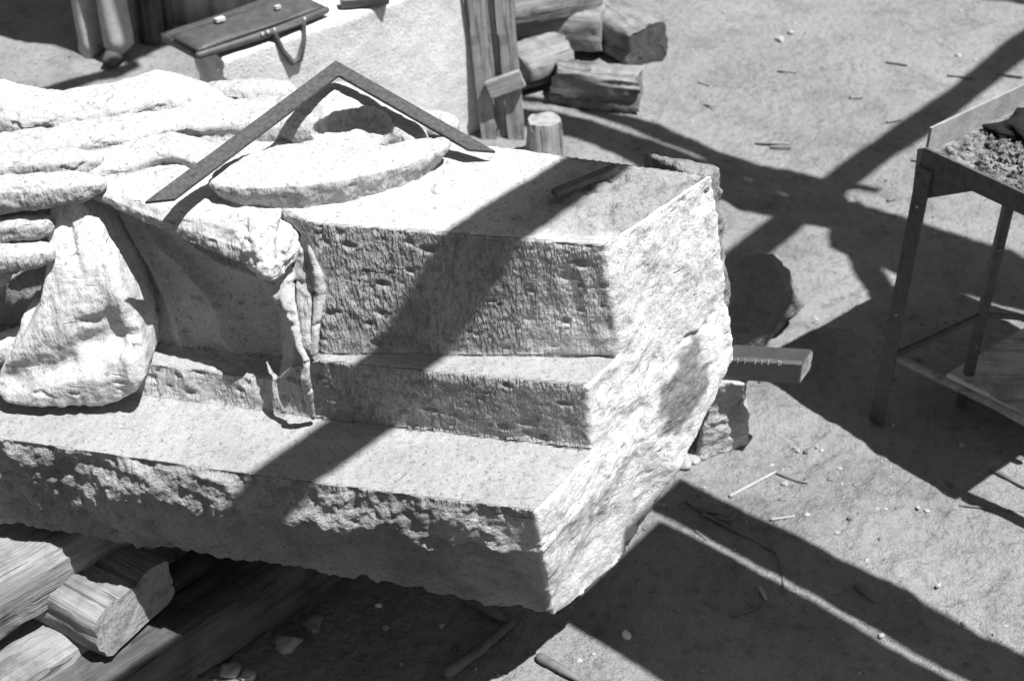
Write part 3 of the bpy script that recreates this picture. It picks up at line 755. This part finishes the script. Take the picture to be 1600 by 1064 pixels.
# ------------------------------------------------------------------ second stone with the bag
f0, fd_ = np.array([-.725, 3.225]), np.array([.732, .681]); fb_ = np.array([-.681, .732])
def F2(a, b, z): q = f0 + fd_ * a + fb_ * b; return np.array([q[0], q[1], z])
H2 = .50
s2 = MB().loft([[F2(.06, .02, 0), F2(.88, 0, 0), F2(.88, .17, 0), F2(0.07, .17, 0)], [F2(.015, .0, H2), F2(.88, 0.0, H2), F2(.88, .17, H2), F2(.03, .17, H2)]])
v2, n2_, t2_ = remeshed(s2, .008, None, 2)
d2 = .006 * fbm(v2 * 5, 401, 2) + .0012 * fbm(v2 * 30, 402, 2); left = sstep(.3, .8, -(n2_[:, 0] * fd_[0] + n2_[:, 1] * fd_[1]))
d2 = d2 + left * (.010 * fbm(v2 * 16, 403, 3))
tag(fast_mesh('stone_slab', v2 + n2_ * d2[:, None], t2_, M['stone2']), 'big pale upright stone slab behind the carved block, with a leather bag on top', 'stone slab')
for k, (a, s_) in enumerate(((-.035, .032), (-.03, .03), (-.045, .03), (-.02, .026))):
    q = F2(a, .01 + .045 * k, .0)
    rock('stone_chunk', (q[0], q[1], .03), (s_ * .9, s_, .05), M['frag'], ['pale stone chunk closest to the slab corner below the bag', 'second pale stone chunk from the slab corner below the bag', 'third pale stone chunk from the slab corner below the bag', 'pale stone chunk farthest back against the shaded slab side'][k], 'rock', seed=60 + k, sub=3, group='broken chunks at the foot of the slab', flat=False)

# bag
o_b = P(338, 80, .515); lx = P(508, 20, .515) - o_b; sx = P(243, 66, .515) - o_b
Lb, Wb = np.linalg.norm(lx), np.linalg.norm(sx); lx /= Lb; sx = sx - lx * (sx @ lx); Wb = np.linalg.norm(sx); sx /= Wb
bag = thing('leather_briefcase', 'flat dark leather briefcase with metal clasps, lying on the pale stone slab', 'briefcase', (o_b[0], o_b[1], H2))
def Bq(a, b, z): q = o_b + lx * a + sx * b; return np.array([q[0], q[1], z])
def bagbody(z0, z1, a0, a1, b0, b1, bul):
    m = MB(); rg = []
    na, nb = 14, 10
    pts_t, pts_b = [], []
    for i in range(na + 1):
        for j in range(nb + 1):
            s_, t_ = i / na, j / nb; e = (4 * s_ * (1 - s_)) ** .4 * (4 * t_ * (1 - t_)) ** .35
            pts_t.append(Bq(a0 + (a1 - a0) * s_, b0 + (b1 - b0) * t_, (z0 + z1) / 2 + (z1 - z0) / 2 * (.35 + .65 * e) + bul * math.sin(7 * s_ + 2 * t_) * e))
            pts_b.append(Bq(a0 + (a1 - a0) * s_, b0 + (b1 - b0) * t_, z0))
    K = (na + 1) * (nb + 1); f = []
    I = lambda i, j: i * (nb + 1) + j
    for i in range(na):
        for j in range(nb):
            f.append([I(i, j), I(i + 1, j), I(i + 1, j + 1), I(i, j + 1)]); f.append([K + I(i, j), K + I(i, j + 1), K + I(i + 1, j + 1), K + I(i + 1, j)])
    for i in range(na): f.append([I(i, 0), K + I(i, 0), K + I(i + 1, 0), I(i + 1, 0)]); f.append([I(i, nb), I(i + 1, nb), K + I(i + 1, nb), K + I(i, nb)])
    for j in range(nb): f.append([I(0, j), I(0, j + 1), K + I(0, j + 1), K + I(0, j)]); f.append([I(na, j), K + I(na, j), K + I(na, j + 1), I(na, j + 1)])
    return m.add(pts_t + pts_b, f)
bagbody(.503, .532, -.05, Lb, 0.02, Wb + .02, .006).build('body', M['leather'], bag, True)
bagbody(.533, .543, -.056, Lb - .01, -.012, Wb * .70, .008).build('flap', M['leather'], bag, True)
MB().tube([Bq(-.055, -.010, .525), Bq(Lb * .5, -.014, .520), Bq(Lb - .005, -.010, .526)], [.010, .011, .010], 10).build('rolled_edge', M['leather'], bag, True)
cl1 = MB().box((-.02, -.014, 0), (.02, .014, .006))
for nm, a, b, z, s_ in (('clasp', Lb * .22, Wb * .58, .545, .013), ('clasp', Lb * .66, Wb * .30, .546, .008)):
    q = [Bq(a - s_, b - s_ * .6, z), Bq(a + s_, b - s_ * .6, z), Bq(a + s_, b + s_ * .6, z), Bq(a - s_, b + s_ * .6, z)]
    MB().loft([q, [p + np.array([0, 0, .008]) for p in q]]).build(nm, M['brightmetal'], bag)
hx = [Lb * .46, Lb * .50, Lb * .57, Lb * .64, Lb * .70, Lb * .73]; hz = [.525, .475, .435, .437, .48, .525]
hpts = [Bq(a, -.03 - .012 * math.sin(math.pi * i / 5), z) for i, (a, z) in enumerate(zip(hx, hz))]
MB().tube(hpts, [.006, .007, .009, .009, .007, .006], 8, up=(0, 1, 0)).build('handle', M['leather'], bag, True)
MB().tube([Bq(Lb * .45, -.026, .523), Bq(Lb * .74, -.026, .523)], [.006, .006], 8).build('handle_bar', M['iron'], bag, True)
for a in (.36, .41, .47, .75):
    MB().ellipsoid(Bq(Lb * a, -.026, .53), (.004, .004, .006), n=8, m=6).build('ring', M['brightmetal'], bag)

# dark strap against the slab, and dark tool on its top
sp = [PN(724, -40, np.array([-fb_[0], -fb_[1], 0]), float(-fb_ @ f0) + .012), PN(742, 106, np.array([-fb_[0], -fb_[1], 0]), float(-fb_ @ f0) + .012)]
def upto(p, q, z): t = (z - q[2]) / (p[2] - q[2]); return q + (p - q) * t
st = MB().tube([upto(sp[0], sp[1], H2 + .004) + np.array([*(fb_ * .05), .012]), upto(sp[0], sp[1], H2 + .006), sp[1]], [.005, .005, .0045], 8, up=(0, 1, 0))
tag(st.build('strap', M['cloth2'], None, True), 'thin dark strap hanging down the face of the pale slab near the upright boards', 'strap')
q = P(560, 2, .515)
timber('wooden_tool', P(532, 4, .522), P(606, -3, .522), .04, .03, M['varnish'], 'dark wooden tool handle lying on the top edge of the pale slab', 'tool', roundness=.5, amp=.001, seed=11)

# ------------------------------------------------------------------ upright boards with a cleat
bf = thing('board_fence', 'upright weathered grey boards joined by a short cleat beside the pale slab', 'fence', (-.0, 3.76, 0))
def board(name, x0, x1, y, z0, z1, seed, th=.022, lean=0):
    a = np.array([(x0 + x1) / 2, y, z0]); b = np.array([(x0 + x1) / 2 + lean, y + .01, z1])
    return timber(name, a, b, th, x1 - x0 - .003, M['board'], parent=bf, roundness=.12, amp=.0012, up=(1, 0, 0), seed=seed, nseg=20)
def gx_(px, y, py=120): 
    d = ray(px, py); return d[0] / d[1] * y
for k, (p0, p1, yy) in enumerate(((750, 776, 3.775), (776, 793, 3.79), (793, 822, 3.775))):
    board('board', gx_(p0, yy), gx_(p1, yy), yy, .0, .85, 20 + k, lean=-.07)
ca, cb = PV(764, 141, (gx_(764, 3.75), 3.75)), PV(816, 122, (gx_(816, 3.75), 3.75))
timber('cleat', ca, cb, .022, .055, M['board'], parent=bf, roundness=.12, amp=.001, seed=24, nseg=8)

# ------------------------------------------------------------------ timber pile behind
PG = 'old timbers piled behind the boards'
def gpt(px, py, z=0.0): return P(px, py, z)
timber('old_beam', gpt(868, 128, .055), gpt(1000, 140, .055), .13, .11, M['oldwood'], 'rough squared beam lying nearest on the sunny ground, right of the upright boards', 'timber', PG, seed=30, roundness=.3, amp=.010)
timber('old_beam', gpt(800, 108, .075), gpt(876, 84, .075), .15, .14, M['oldwood'], 'round log with pale cut end poking out behind the upright boards', 'timber', PG, seed=31, roundness=.95, amp=.006, endmat=M['endwood'])
timber('old_beam', gpt(800, 32, .10), gpt(943, 40, .10), .16, .15, M['sleeper'], 'pale squared beam lying behind the round log, its cut end to the right', 'timber', PG, seed=32, roundness=.3, amp=.006, endmat=M['endwood'])
timber('old_beam', gpt(935, 25, .075), gpt(1012, 72, .075), .16, .14, M['oldwood'], 'short weathered stump of timber with a dark rotten end, rightmost of the pile', 'timber', PG, seed=33, roundness=.45, amp=.008, endmat=M['darkwood'])
timber('old_beam', gpt(790, 8, .21), gpt(925, -18, .21), .14, .13, M['oldwood'], 'dark upper beam on top of the pile at the top edge', 'timber', PG, seed=34, roundness=.4, amp=.006)
rp = P(852, 226, .05)
timber('wooden_stump', (rp[0], rp[1], .0), (rp[0] - .004, rp[1] + .01, .125), .115, .115, M['sleeper'], 'short pale round stump standing behind the carved block beside the upright boards', 'stump', seed=36, roundness=.9, amp=.003, up=(0, 1, 0), nseg=12, taper=.86, endmat=M['endwood'])

# ------------------------------------------------------------------ tray table
FT = P(1368, 657, 0); PT = PV(1455, 232, FT)
hz_ = PT[2]
e1 = np.array([.628, -.778, 0]); e2 = np.array([.778, .628, 0])
table = thing('tray_table', 'dark iron stand holding a shallow tray heaped with ash and charcoal', 'stand', (FT[0], FT[1], 0))
TW, TL = .545, .62
def TQ(a, b, z): return FT + e1 * a + e2 * b + np.array([0, 0, z - FT[2]])
def slab(m, a0, a1, b0, b1, z0, z1): return m.loft([[TQ(a0, b0, z0), TQ(a1, b0, z0), TQ(a1, b1, z0), TQ(a0, b1, z0)], [TQ(a0, b0, z1), TQ(a1, b0, z1), TQ(a1, b1, z1), TQ(a0, b1, z1)]])
slab(MB(), .0, TW, .0, TL, hz_ - .032, hz_ - .026).build('tray_bottom', M['iron'], table)
slab(MB(), -.004, TW, -.006, .0, hz_ - .042, hz_).build('rim', M['iron'], table)
slab(MB(), .0, TW, TL, TL + .006, hz_ - .042, hz_ + .02).build('rim', M['palesteel'], table)
slab(MB(), TW, TW + .006, -.006, TL, hz_ - .042, hz_ + .02).build('rim', M['palesteel'], table)
slab(MB(), -.006, .0, .0, TL, hz_ - .042, hz_ + .042).build('rim', M['palesteel'], table)
# legs: angle iron
def leg(a, b, da, db, z1, nm='leg'):
    m = MB(); w, t = .034, .005
    slab(m, a, a + w * da, b, b + t * db, 0.0, z1); slab(m, a, a + t * da, b + t * db, b + w * db, 0.0, z1)
    return m.build(nm, M['iron'], table)
leg(-.010, -.010, 1, 1, hz_ - .04); leg(TW, 0, -1, 1, hz_ - .04); leg(.0, TL, 1, -1, hz_ - .04); leg(TW, TL, -1, -1, hz_ - .04)
L2 = P(1520, 555, .14)
mid = MB().prism([L2[:2] + np.array(q) for q in ((-.0095, -.0095), (.0095, -.0095), (.0095, .0095), (-.0095, .0095))], 0.0, hz_ - .045)
mid.build('leg', M['iron'], table)
gus = [TQ(.0, -.0045, hz_ - .040), TQ(.12, -.0045, hz_ - .040), TQ(.0, -.0045, hz_ - .115)]
MB().loft([gus, [q + e2 * .005 for q in gus]]).build('gusset', M['iron'], table)
st_ = [PV(1452, 236, FT), PV(1440, 300, FT)]
sk = [PV(1447, 238, FT) - e1 * .018, PV(1457, 236, FT) - e1 * .016, PV(1437, 312, FT) - e1 * .016]
MB().loft([sk, [q - e2 * .004 for q in sk]]).build('brace_strip', M['palesteel'], table)
def rod(a, b, r): return MB().tube([a, b], [r, r], 8, up=(0, 0, 1) if abs((b - a)[2]) < .9 * np.linalg.norm(b - a) else (0, 1, 0))
rod(PV(1395, 556, FT), PV(1395, 556, FT) + (P(1600, 655, .12) - PV(1395, 556, FT)) * 1.2, .009).build('crossbar', M['board'], table)
rod(PV(1388, 590, FT) * .2 + PV(1400, 545, FT) * .8, L2 + np.array([0, 0, .11]), .008).build('crossbar', M['iron'], table)
rod(L2 + np.array([0, 0, .11]), L2 + np.array([0, 0, .11]) + (P(1605, 497, .22) - (L2 + np.array([0, 0, .11]))) * 1.5, .007).build('crossbar', M['iron'], table)
for q, hgt in ((FT, .30), (FT, .56), (L2 - np.array([0, 0, L2[2]]), .42), (L2 - np.array([0, 0, L2[2]]), .17)):
    c = np.array([q[0] - .006 * (q is FT), q[1] - .0105 - .0095 * (q is FT), hgt]); MB().ellipsoid(c, (.0034, .003, .0034), n=10, m=6).build('bolt', M['palesteel'], table)
# charcoal tray fill
ash = MB(); rg = np.random.default_rng(5)
oc_ = np.array([[1, 0, 0], [-1, 0, 0], [0, 1, 0], [0, -1, 0], [0, 0, 1], [0, 0, -1.]]); of0 = [[0, 2, 4], [2, 1, 4], [1, 3, 4], [3, 0, 4], [2, 0, 5], [1, 2, 5], [3, 1, 5], [0, 3, 5]]
for k in range(3600):
    a, b = rg.uniform(.006, TW - .01), rg.uniform(.006, TL - .01)
    s_ = .0025 + .0120 * rg.random() ** 3; q = TQ(a, b, hz_ - .012 + .016 * min(1, a * 9) * min(1, b * 9) * rg.uniform(.3, 1))
    rm = np.linalg.qr(rg.normal(size=(3, 3)))[0]
    ash.add(q + (oc_ * rg.uniform(.5, 1.3, (6, 1)) * s_) @ rm, of0)
slab(ash, .001, TW - .001, .001, TL - .001, hz_ - .025, hz_ - .010)
ao = ash.build('ash', M['ash'], None); tag(ao, kind='stuff', label='pale grey ash and cinders filling the tray', cat='ash')
cq = P(1592, 200, hz_ + .004)
rock('charcoal_heap', (cq[0] + .05, cq[1] + .0, hz_ - .002), (.105, .075, .030), M['coal'], 'black heap of charcoal on the pale ash in the tray', 'charcoal', seed=17, amp=.3, sub=4, flat=False)
# low plank in the stand's foot
lb0 = [P(1480, 584, .09), P(1545, 616, .09), P(1556, 627, .09), P(1650, 680, .09), P(1740, 560, .09), P(1600, 512, .09)]
tag(MB().loft([[q - np.array([0, 0, .022]) for q in lb0], lb0]).build('plank', M['paleboard']), 'flat grey plank with a chipped edge whitened to look sunlit, lying low beneath the tray', 'plank')
pl_o = [o for o in COL.objects if o.name.startswith('plank') and o.parent is None][0]
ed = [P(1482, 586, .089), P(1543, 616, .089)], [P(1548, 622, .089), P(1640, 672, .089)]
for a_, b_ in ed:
    MB().tube([a_ + np.array([0, -.003, -.004]), (a_ + b_) / 2 + np.array([0, -.004, -.003]), b_ + np.array([0, -.003, -.004])], [(.006, .009), (.005, .008), (.006, .009)], 8, p=3).build('lit_edge', M['white'], pl_o)  # white strips stand in for sunlight along the plank's front edge

# ------------------------------------------------------------------ person at the upper left (only trouser ends in view)
pf = P(172, 104, 0); pf2 = P(212, 100, 0)
man = thing('person', 'standing person seen from the ankles down, pale trousers and dusty shoes', 'person', (pf[0], pf[1], 0))
def skin(name, verts, edges, radii, mat, parent, sub=2):
    o_ = np.array(wloc(parent)); me = bpy.data.meshes.new(name); me.from_pydata([tuple(np.array(v) - o_) for v in verts], edges, []); o = link(name, me, None, parent)
    md = o.modifiers.new('skin', 'SKIN'); md.use_smooth_shade = True
    for i, r in enumerate(radii): me.skin_vertices[0].data[i].radius = (r, r) if np.isscalar(r) else r
    me.skin_vertices[0].data[0].use_root = True
    o.modifiers.new('sub', 'SUBSURF').levels = sub; o.modifiers['sub'].render_levels = sub
    dg = bpy.context.evaluated_depsgraph_get(); m2 = bpy.data.meshes.new_from_object(o.evaluated_get(dg), depsgraph=dg)
    o.modifiers.clear(); o.data = m2; m2.name = name; bpy.data.meshes.remove(me); m2.materials.clear(); m2.materials.append(mat); return o
lf, rf = P(144, 80, 0), P(190, 93, 0)
hip = np.array([(lf[0] + rf[0]) / 2, (lf[1] + rf[1]) / 2 + .03, .86])
skin('body', [hip + np.array([0, 0, .06]), hip + np.array([0, 0, .32]), hip + np.array([0, 0, .52]), hip + np.array([0, 0, .60]), hip + np.array([0, .01, .70]), hip + np.array([0, 0, .82]),
              hip + np.array([-.18, 0, .50]), hip + np.array([-.22, .02, .24]), hip + np.array([-.21, -.05, .02]), hip + np.array([.18, 0, .50]), hip + np.array([.22, .02, .24]), hip + np.array([.21, -.05, .02])],
     [(0, 1), (1, 2), (2, 3), (3, 4), (4, 5), (2, 6), (6, 7), (7, 8), (2, 9), (9, 10), (10, 11)], [(.15, .10), (.15, .11), (.15, .10), .055, .075, .07, .06, .045, .035, .06, .045, .035], M['shirt'], man)
tr = MB()
def trouser(f, z0, ra, rb, flare, side):
    pts = [(f[0], f[1], z0, ra * flare, rb * flare), (f[0] + .001, f[1], z0 + .04, ra * 1.02, rb * 1.02), (f[0], f[1], z0 + .12, ra, rb), (f[0], f[1] + .01, z0 + .28, ra * 1.04, rb * 1.04), ((f[0] + hip[0]) / 2 + side * .03, (f[1] + hip[1]) / 2, .52, .075, .08), (hip[0] + side * .075, hip[1], .80, .09, .11), (hip[0] + side * .06, hip[1], .98, .085, .10)]
    tr.loft([[(x + a * math.cos(t) * (1 + .07 * math.sin(4 * t + 9 * z)), y + b * math.sin(t) * (1 + .07 * math.sin(3 * t + 5 * z)), z + (.008 * math.cos(2 * t) if k == 0 else 0)) for t in np.linspace(0, 2 * math.pi, 28, endpoint=False)] for k, (x, y, z, a, b) in enumerate(pts)])
trouser(lf, .004, .036, .042, 1.12, -1); trouser(rf, .045, .045, .050, 1.0, 1)
tr.build('trousers', M['cloth'], man, True)
for q, dx in ((lf + np.array([.01, .05, 0]), .0), (rf, -.012)):
    skin('shoe', [np.array([q[0] - .01, q[1] + .04, .035]), np.array([q[0] + dx, q[1] - .04, .03]), np.array([q[0] + dx * 2, q[1] - .09, .022])], [(0, 1), (1, 2)], [(.034, .026), (.034, .026), (.024, .018)], M['shoe'], man)
# dark things in the shade behind
dk = P(226, 86, 0)
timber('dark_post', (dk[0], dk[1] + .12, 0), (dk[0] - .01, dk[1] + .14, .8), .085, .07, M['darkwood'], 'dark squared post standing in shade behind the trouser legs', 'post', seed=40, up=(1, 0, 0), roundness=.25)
tp = [P(250, 58, 0), P(330, 52, 0), P(420, 42, 0), P(520, 30, 0)]
cvs = []
for k, q in enumerate(tp):
    for s_ in np.linspace(0, 1, 10, endpoint=(k == 3)):
        nq = tp[min(k + 1, 3)]; p_ = q + (nq - q) * s_ if k < 3 else q
        w = .012 * math.sin(9 * (k + s_)) + .006 * math.sin(23 * (k + s_))
        cvs.append([p_[0], p_[1] + w + .10])
cvm = MB(); nC = len(cvs)
cvm.loft([[(x, y, z) for z, y in ((0, y), (.35, y + .02), (.9, y + .05), (.9, y + .065), (.35, y + .035), (0, y + .015))] for x, y in cvs])
tag(cvm.build('canvas_screen', M['tarp'], None, True), 'hanging grey canvas screen in shade behind the briefcase', 'canvas')
timber('thin_pole', P(264, 50, 0), P(264, 50, 0) + np.array([.03, .05, 1.0]), .03, .03, M['darkwood'], 'thin dark pole leaning in front of the grey canvas', 'pole', seed=41, up=(1, 0, 0), roundness=.9, amp=.001)

# ------------------------------------------------------------------ unseen overhead shadow casters: timbers read off their shadows, plus added blockers
caster_root = thing('overhead_casters', 'unseen overhead timbers inferred from their shadows, plus added blockers, shading the block and ground', 'shadow casters', (2.6, 3.2, 0))
def G(px, py, zc): q = P(px, py, 0); return np.array([q[0] + S[0] * zc, q[1] + S[1] * zc, zc])
def cast(name, poly, zc, th=.03, mat='darkwood'):
    out = []
    for a, b in zip(poly, poly[1:] + poly[:1]):
        m_ = max(1, int(math.hypot(b[0] - a[0], b[1] - a[1]) / 14)); nx_, ny_ = -(b[1] - a[1]), b[0] - a[0]; ln = math.hypot(nx_, ny_) + 1e-6
        for k in range(m_):
            t = k / m_; x, y = a[0] + (b[0] - a[0]) * t, a[1] + (b[1] - a[1]) * t
            w = 1.8 * noise(np.array([[x * .03, y * .03, 1.0]]), 501)[0] + 1.2 * noise(np.array([[x * .09, y * .09, 2.0]]), 502)[0]
            out.append((x + nx_ / ln * w, y + ny_ / ln * w))
    return MB().prism([G(*q, zc)[:2] for q in out], zc - th / 2, zc + th / 2).build(name, M[mat], caster_root)
ZP = 2.45
def groundline(p, d, a, b, zc): return [np.array([p[0] + d[0] * t + S[0] * zc, p[1] + d[1] * t + S[1] * zc, zc]) for t in (a, b)]
pd = np.array([.647, .763]); p0 = np.array([.600, 3.125])
gl = groundline(p0, pd, -2.1, 3.2, ZP)
MB().tube([gl[0] + (gl[1] - gl[0]) * t + np.array([.006 * math.sin(23 * t), -.006 * math.sin(23 * t), 0]) for t in np.linspace(0, 1, 60)], [.045 + .0035 * math.sin(37 * t) * math.sin(91 * t) + .002 * t for t in np.linspace(0, 1, 60)], 14).build('pole', M['oldwood'], caster_root, True)  # unseen overhead shadow caster
cast('beam', [(700, 128), (820, 150), (900, 163), (1000, 184), (1060, 206), (1120, 234), (1180, 251), (1280, 271), (1330, 305), (1420, 341), (1520, 374), (1600, 400), (1750, 450), (1750, 466), (1600, 424), (1500, 402), (1400, 372), (1300, 330), (1200, 288), (1090, 243), (1040, 224), (960, 190), (880, 168), (820, 158), (700, 140)], 2.52)
cast('beam', [(700, 150), (820, 170), (880, 178), (960, 200), (1045, 229), (1090, 245), (1200, 286), (1300, 325), (1400, 368), (1500, 398), (1600, 420), (1750, 462), (1750, 530), (1600, 484), (1530, 463), (1470, 452), (1420, 438), (1370, 412), (1300, 356), (1200, 334), (1135, 316), (1060, 296), (1000, 262), (960, 240), (900, 216), (820, 200), (700, 180)], 2.47)
cast('hoist_block', [(1302, 352), (1302, 386), (1328, 398), (1345, 430), (1364, 466), (1394, 446), (1368, 408), (1400, 384), (1370, 350)], 2.3, .05, 'iron')
cast('beam_end', [(1300, 282), (1325, 284), (1374, 294), (1366, 301), (1320, 293), (1298, 294)], 2.4)
ev, mv = np.array([.771, -.636]), np.array([.636, .771])
def plank(e0, e1_, m0, m1, zc, th=.02):
    pts = [ev * e0 + mv * m0, ev * e1_ + mv * m0, ev * e1_ + mv * m1, ev * e0 + mv * m1]
    return MB().prism([q + S[:2] * zc for q in pts], zc - th / 2, zc + th / 2).build('plank', M['oldwood'], caster_root)  # unseen overhead shadow caster
plank(-1.16, .95, 1.8465, 1.969, 1.62)
plank(-1.12, .95, 1.489, 1.832, 1.62)
cast('added_caster', [(1020, 440), (1146, 412), (1200, 460), (1192, 545), (1040, 565)], 2.4)  # unseen piece added overhead to put the rock behind the block in shadow
# shade in the upper left corner
cast('corner_shade_caster', [(-260, 60), (-40, 75), (0, 36), (35, 30), (60, 46), (100, 62), (60, 66), (130, 82), (200, 100), (260, 70), (560, 20), (560, -200), (-260, -200)], 2.6, .01, 'tarp')
cast('pole', [(30, 149), (45, 146), (110, 127), (175, 107), (215, 96), (220, 104), (180, 119), (110, 138), (48, 150)], 2.35)
cast('beam', [(1500, -6), (1560, 2), (1640, 10), (1640, 2), (1560, -8)], 2.6)
fill_blocker = MB().box((-1.6, -2.2, 2.30), (3.1, .86, 2.32)).build('fill_blocker', M['tarp'], caster_root)  # unseen sheet added over the camera side to cut sky fill and bounce
# standing posts under the unseen casters, well outside the view
for q in ((3.4, 5.4), (3.2, .3), (-2.9, 4.6), (-1.6, -.9)):
    MB().tube([(q[0], q[1], 0), (q[0], q[1], 2.75)], [.06, .05], 10, up=(0, 1, 0), dome=False).build('post', M['oldwood'], caster_root, True)
for a, b in (((3.4, 5.4), (3.2, .3)), ((3.2, .3), (-1.6, -.9)), ((-1.6, -.9), (-2.9, 4.6))):
    MB().tube([(*a, 2.68), (*b, 2.68)], [.05, .05], 10).build('unseen_rail', M['oldwood'], caster_root, True)

# ------------------------------------------------------------------ litter on the ground
def gz_at(x, y):
    i = min(max(np.searchsorted(gx, x), 1), nx - 1); j = min(max(np.searchsorted(gy, y), 1), ny - 1)
    return gz.reshape(ny, nx)[j, i]
def twig(pts, r, mat, label, name='twig', cat='twig'):
    w = []
    for px, py in pts:
        q = P(px, py, 0); w.append((q[0], q[1], gz_at(q[0], q[1]) + r * .9))
    rr = [r * (1 - .35 * k / max(1, len(w) - 1)) for k in range(len(w))]
    return tag(MB().tube(w, rr, 7).build(name, M[mat], None, True), label, cat, 'twigs and sticks on the ground')
twig([(1142, 775), (1175, 757), (1212, 739)], .0045, 'paletwig', 'pale straight twig in sun beside the edge of the long shadow')
twig([(1210, 739), (1235, 748), (1262, 759)], .0030, 'twig', 'dark twig continuing from the pale straight twig')
twig([(1072, 785), (1110, 812), (1160, 838), (1212, 868), (1224, 900), (1222, 930)], .0035, 'twig', 'long crooked thin twig in the shade beside the bright sliver of light')
twig([(1098, 808), (1140, 815), (1150, 808)], .004, 'twig', 'short bent twig in the clump of debris by the stone corner')
twig([(1092, 800), (1122, 804)], .006, 'twig', 'stubby dark stick in the clump of debris by the stone corner')
twig([(1088, 836), (1104, 848)], .004, 'twig', 'tiny dark stick lying across the bright sliver of light')
twig([(1205, 816), (1240, 812)], .003, 'paletwig', 'short pale straw at the edge of the long shadow')
twig([(702, 1056), (750, 1025), (800, 984)], .012, 'twig', 'thick branch in the shade below the front corner of the stone', 'stick', 'stick')
twig([(735, 948), (785, 975)], .012, 'twig', 'short thick stick tucked under the front corner of the stone', 'stick', 'stick')
twig([(845, 1035), (900, 1066)], .010, 'twig', 'dark stick overlapping the bright triangle of sun at the bottom edge', 'stick', 'stick')
twig([(1336, 922), (1368, 944)], .007, 'twig', 'splinter of dark wood in the long shadow', 'stick', 'stick')
twig([(1145, 966), (1175, 955), (1192, 945)], .004, 'twig', 'curved twig near the two dark holes')
twig([(1550, 738), (1600, 762)], .006, 'twig', 'dark stick at the sunny right edge below the plank', 'stick', 'stick')
twig([(1500, 792), (1600, 798)], .0025, 'twig', 'thin dark twig in sun at the right edge')
twig([(1186, 925), (1196, 940)], .005, 'chip', 'small pale wood chip in shade below the bright sliver', 'chip', 'chip')
for k, (px, py, s_, m, lab) in enumerate(((452, 1008, .026, 'chip', 'grey stone chunk in the shade beside the long dark sleeper'), (412, 985, .018, 'chip', 'smaller angular stone by the grey chunk in the shade'), (490, 978, .026, 'rock', 'dark half-buried stone in the shade beneath the block'), (360, 1050, .024, 'chip', 'long pale stone at the bottom edge by the dark sleeper'), (388, 1056, .018, 'chip', 'square pale stone touching the long pale stone'),
                                     (978, 997, .011, 'white', 'small white chip beside the triangle of sunlight'), (592, 950, .007, 'white', 'tiny white pebble below the stone front'), (1226, 757, .010, 'chip', 'pale pebble in sun below the pale twig'), (1218, 62, .022, 'chip', 'white shard lying far off on the sunny earth'), (1236, 53, .015, 'chip', 'second white shard touching the first, farther back'), (1498, 88, .014, 'chip', 'white stone beside the pole shadow at the upper right'), (1085, 715, .02, 'chip', 'rounded stone under the bright fragment'), (1066, 722, .03, 'chip', 'bigger rounded stone against the block end by the fragment'))):
    q = P(px, py, 0)
    rock('stone', (q[0], q[1], gz_at(q[0], q[1]) + s_ * .25), (s_, s_ * .8, s_ * .55), M[m], lab, 'stone', seed=90 + k, sub=3, flat=False, rot=k)
for k, (px, py, ang, L_) in enumerate(((1215, 115, -.3, .06), (1480, 118, -.2, .09), (1180, 222, -.25, .10), (1205, 228, -.3, .06), (1424, 255, -.2, .06), (1385, 195, .3, .05), (1385, 100, -.2, .07), (1560, 112, -.3, .08), (1090, 130, -.5, .04), (1388, 312, .2, .02), (1327, 160, .1, .04), (1100, 165, -.8, .05))):
    q = P(px, py, 0)
    m = timber('wood_chip', (q[0], q[1], gz_at(q[0], q[1]) + .006), (q[0] + L_ * math.cos(ang), q[1] + L_ * math.sin(ang), gz_at(q[0] + L_, q[1]) + .006), .011, .006, M['oldwood'], None, None, None, seed=50 + k, roundness=.4, amp=.002, nseg=5)
    tag(m, 'dark splinter of wood lying on the sunny earth beyond the block', 'wood chip', 'wood splinters on the far sunny earth')
# pebbles and crumbs: uncountable
pb = MB(); rg = np.random.default_rng(23); ico = bmesh.new(); bmesh.ops.create_icosphere(ico, subdivisions=1, radius=1.0)
iv = np.array([q.co[:] for q in ico.verts]); if_ = [[q.index for q in p.verts] for p in ico.faces]; ico.free()
oc = np.array([[1, 0, 0], [-1, 0, 0], [0, 1, 0], [0, -1, 0], [0, 0, 1], [0, 0, -1.]]); of_ = [[0, 2, 4], [2, 1, 4], [1, 3, 4], [3, 0, 4], [2, 0, 5], [1, 2, 5], [3, 1, 5], [0, 3, 5]]
def scatter(n, xr, yr, s0, s1, name, mat, label):
    m = MB()
    for k in range(n):
        x, y = rg.uniform(*xr), rg.uniform(*yr); s_ = s0 + (s1 - s0) * rg.random() ** 3
        if y > 2.9 and rg.random() < .65: continue
        if noise(np.array([[x * 2.2, y * 2.2, 0]]), 77)[0] < rg.uniform(-.8, .5): continue
        sv = s_ * rg.uniform(.6, 1.2, 3) * np.array([1, 1, .7]); a = rg.uniform(0, 6.28); ca_, sa_2 = math.cos(a), math.sin(a)
        src, fc = (iv, if_) if s_ > .006 else (oc, of_)
        v = src * sv * rg.uniform(.8, 1.2, (len(src), 1)); v = np.stack([ca_ * v[:, 0] - sa_2 * v[:, 1], sa_2 * v[:, 0] + ca_ * v[:, 1], v[:, 2]], 1) + np.array([x, y, gz_at(x, y) + s_ * .2])
        m.add(v, fc)
    return tag(m.build(name, M[mat]), label, None, None, 'stuff')
scatter(5200, (-1.9, 2.1), (1.55, 4.9), .0012, .0075, 'pebbles', 'chip', 'small pale pebbles scattered over the earth')
scatter(2400, (-1.9, 2.1), (1.55, 4.9), .0015, .0085, 'crumbs', 'twig', 'dark crumbs of earth and bark scattered over the ground')
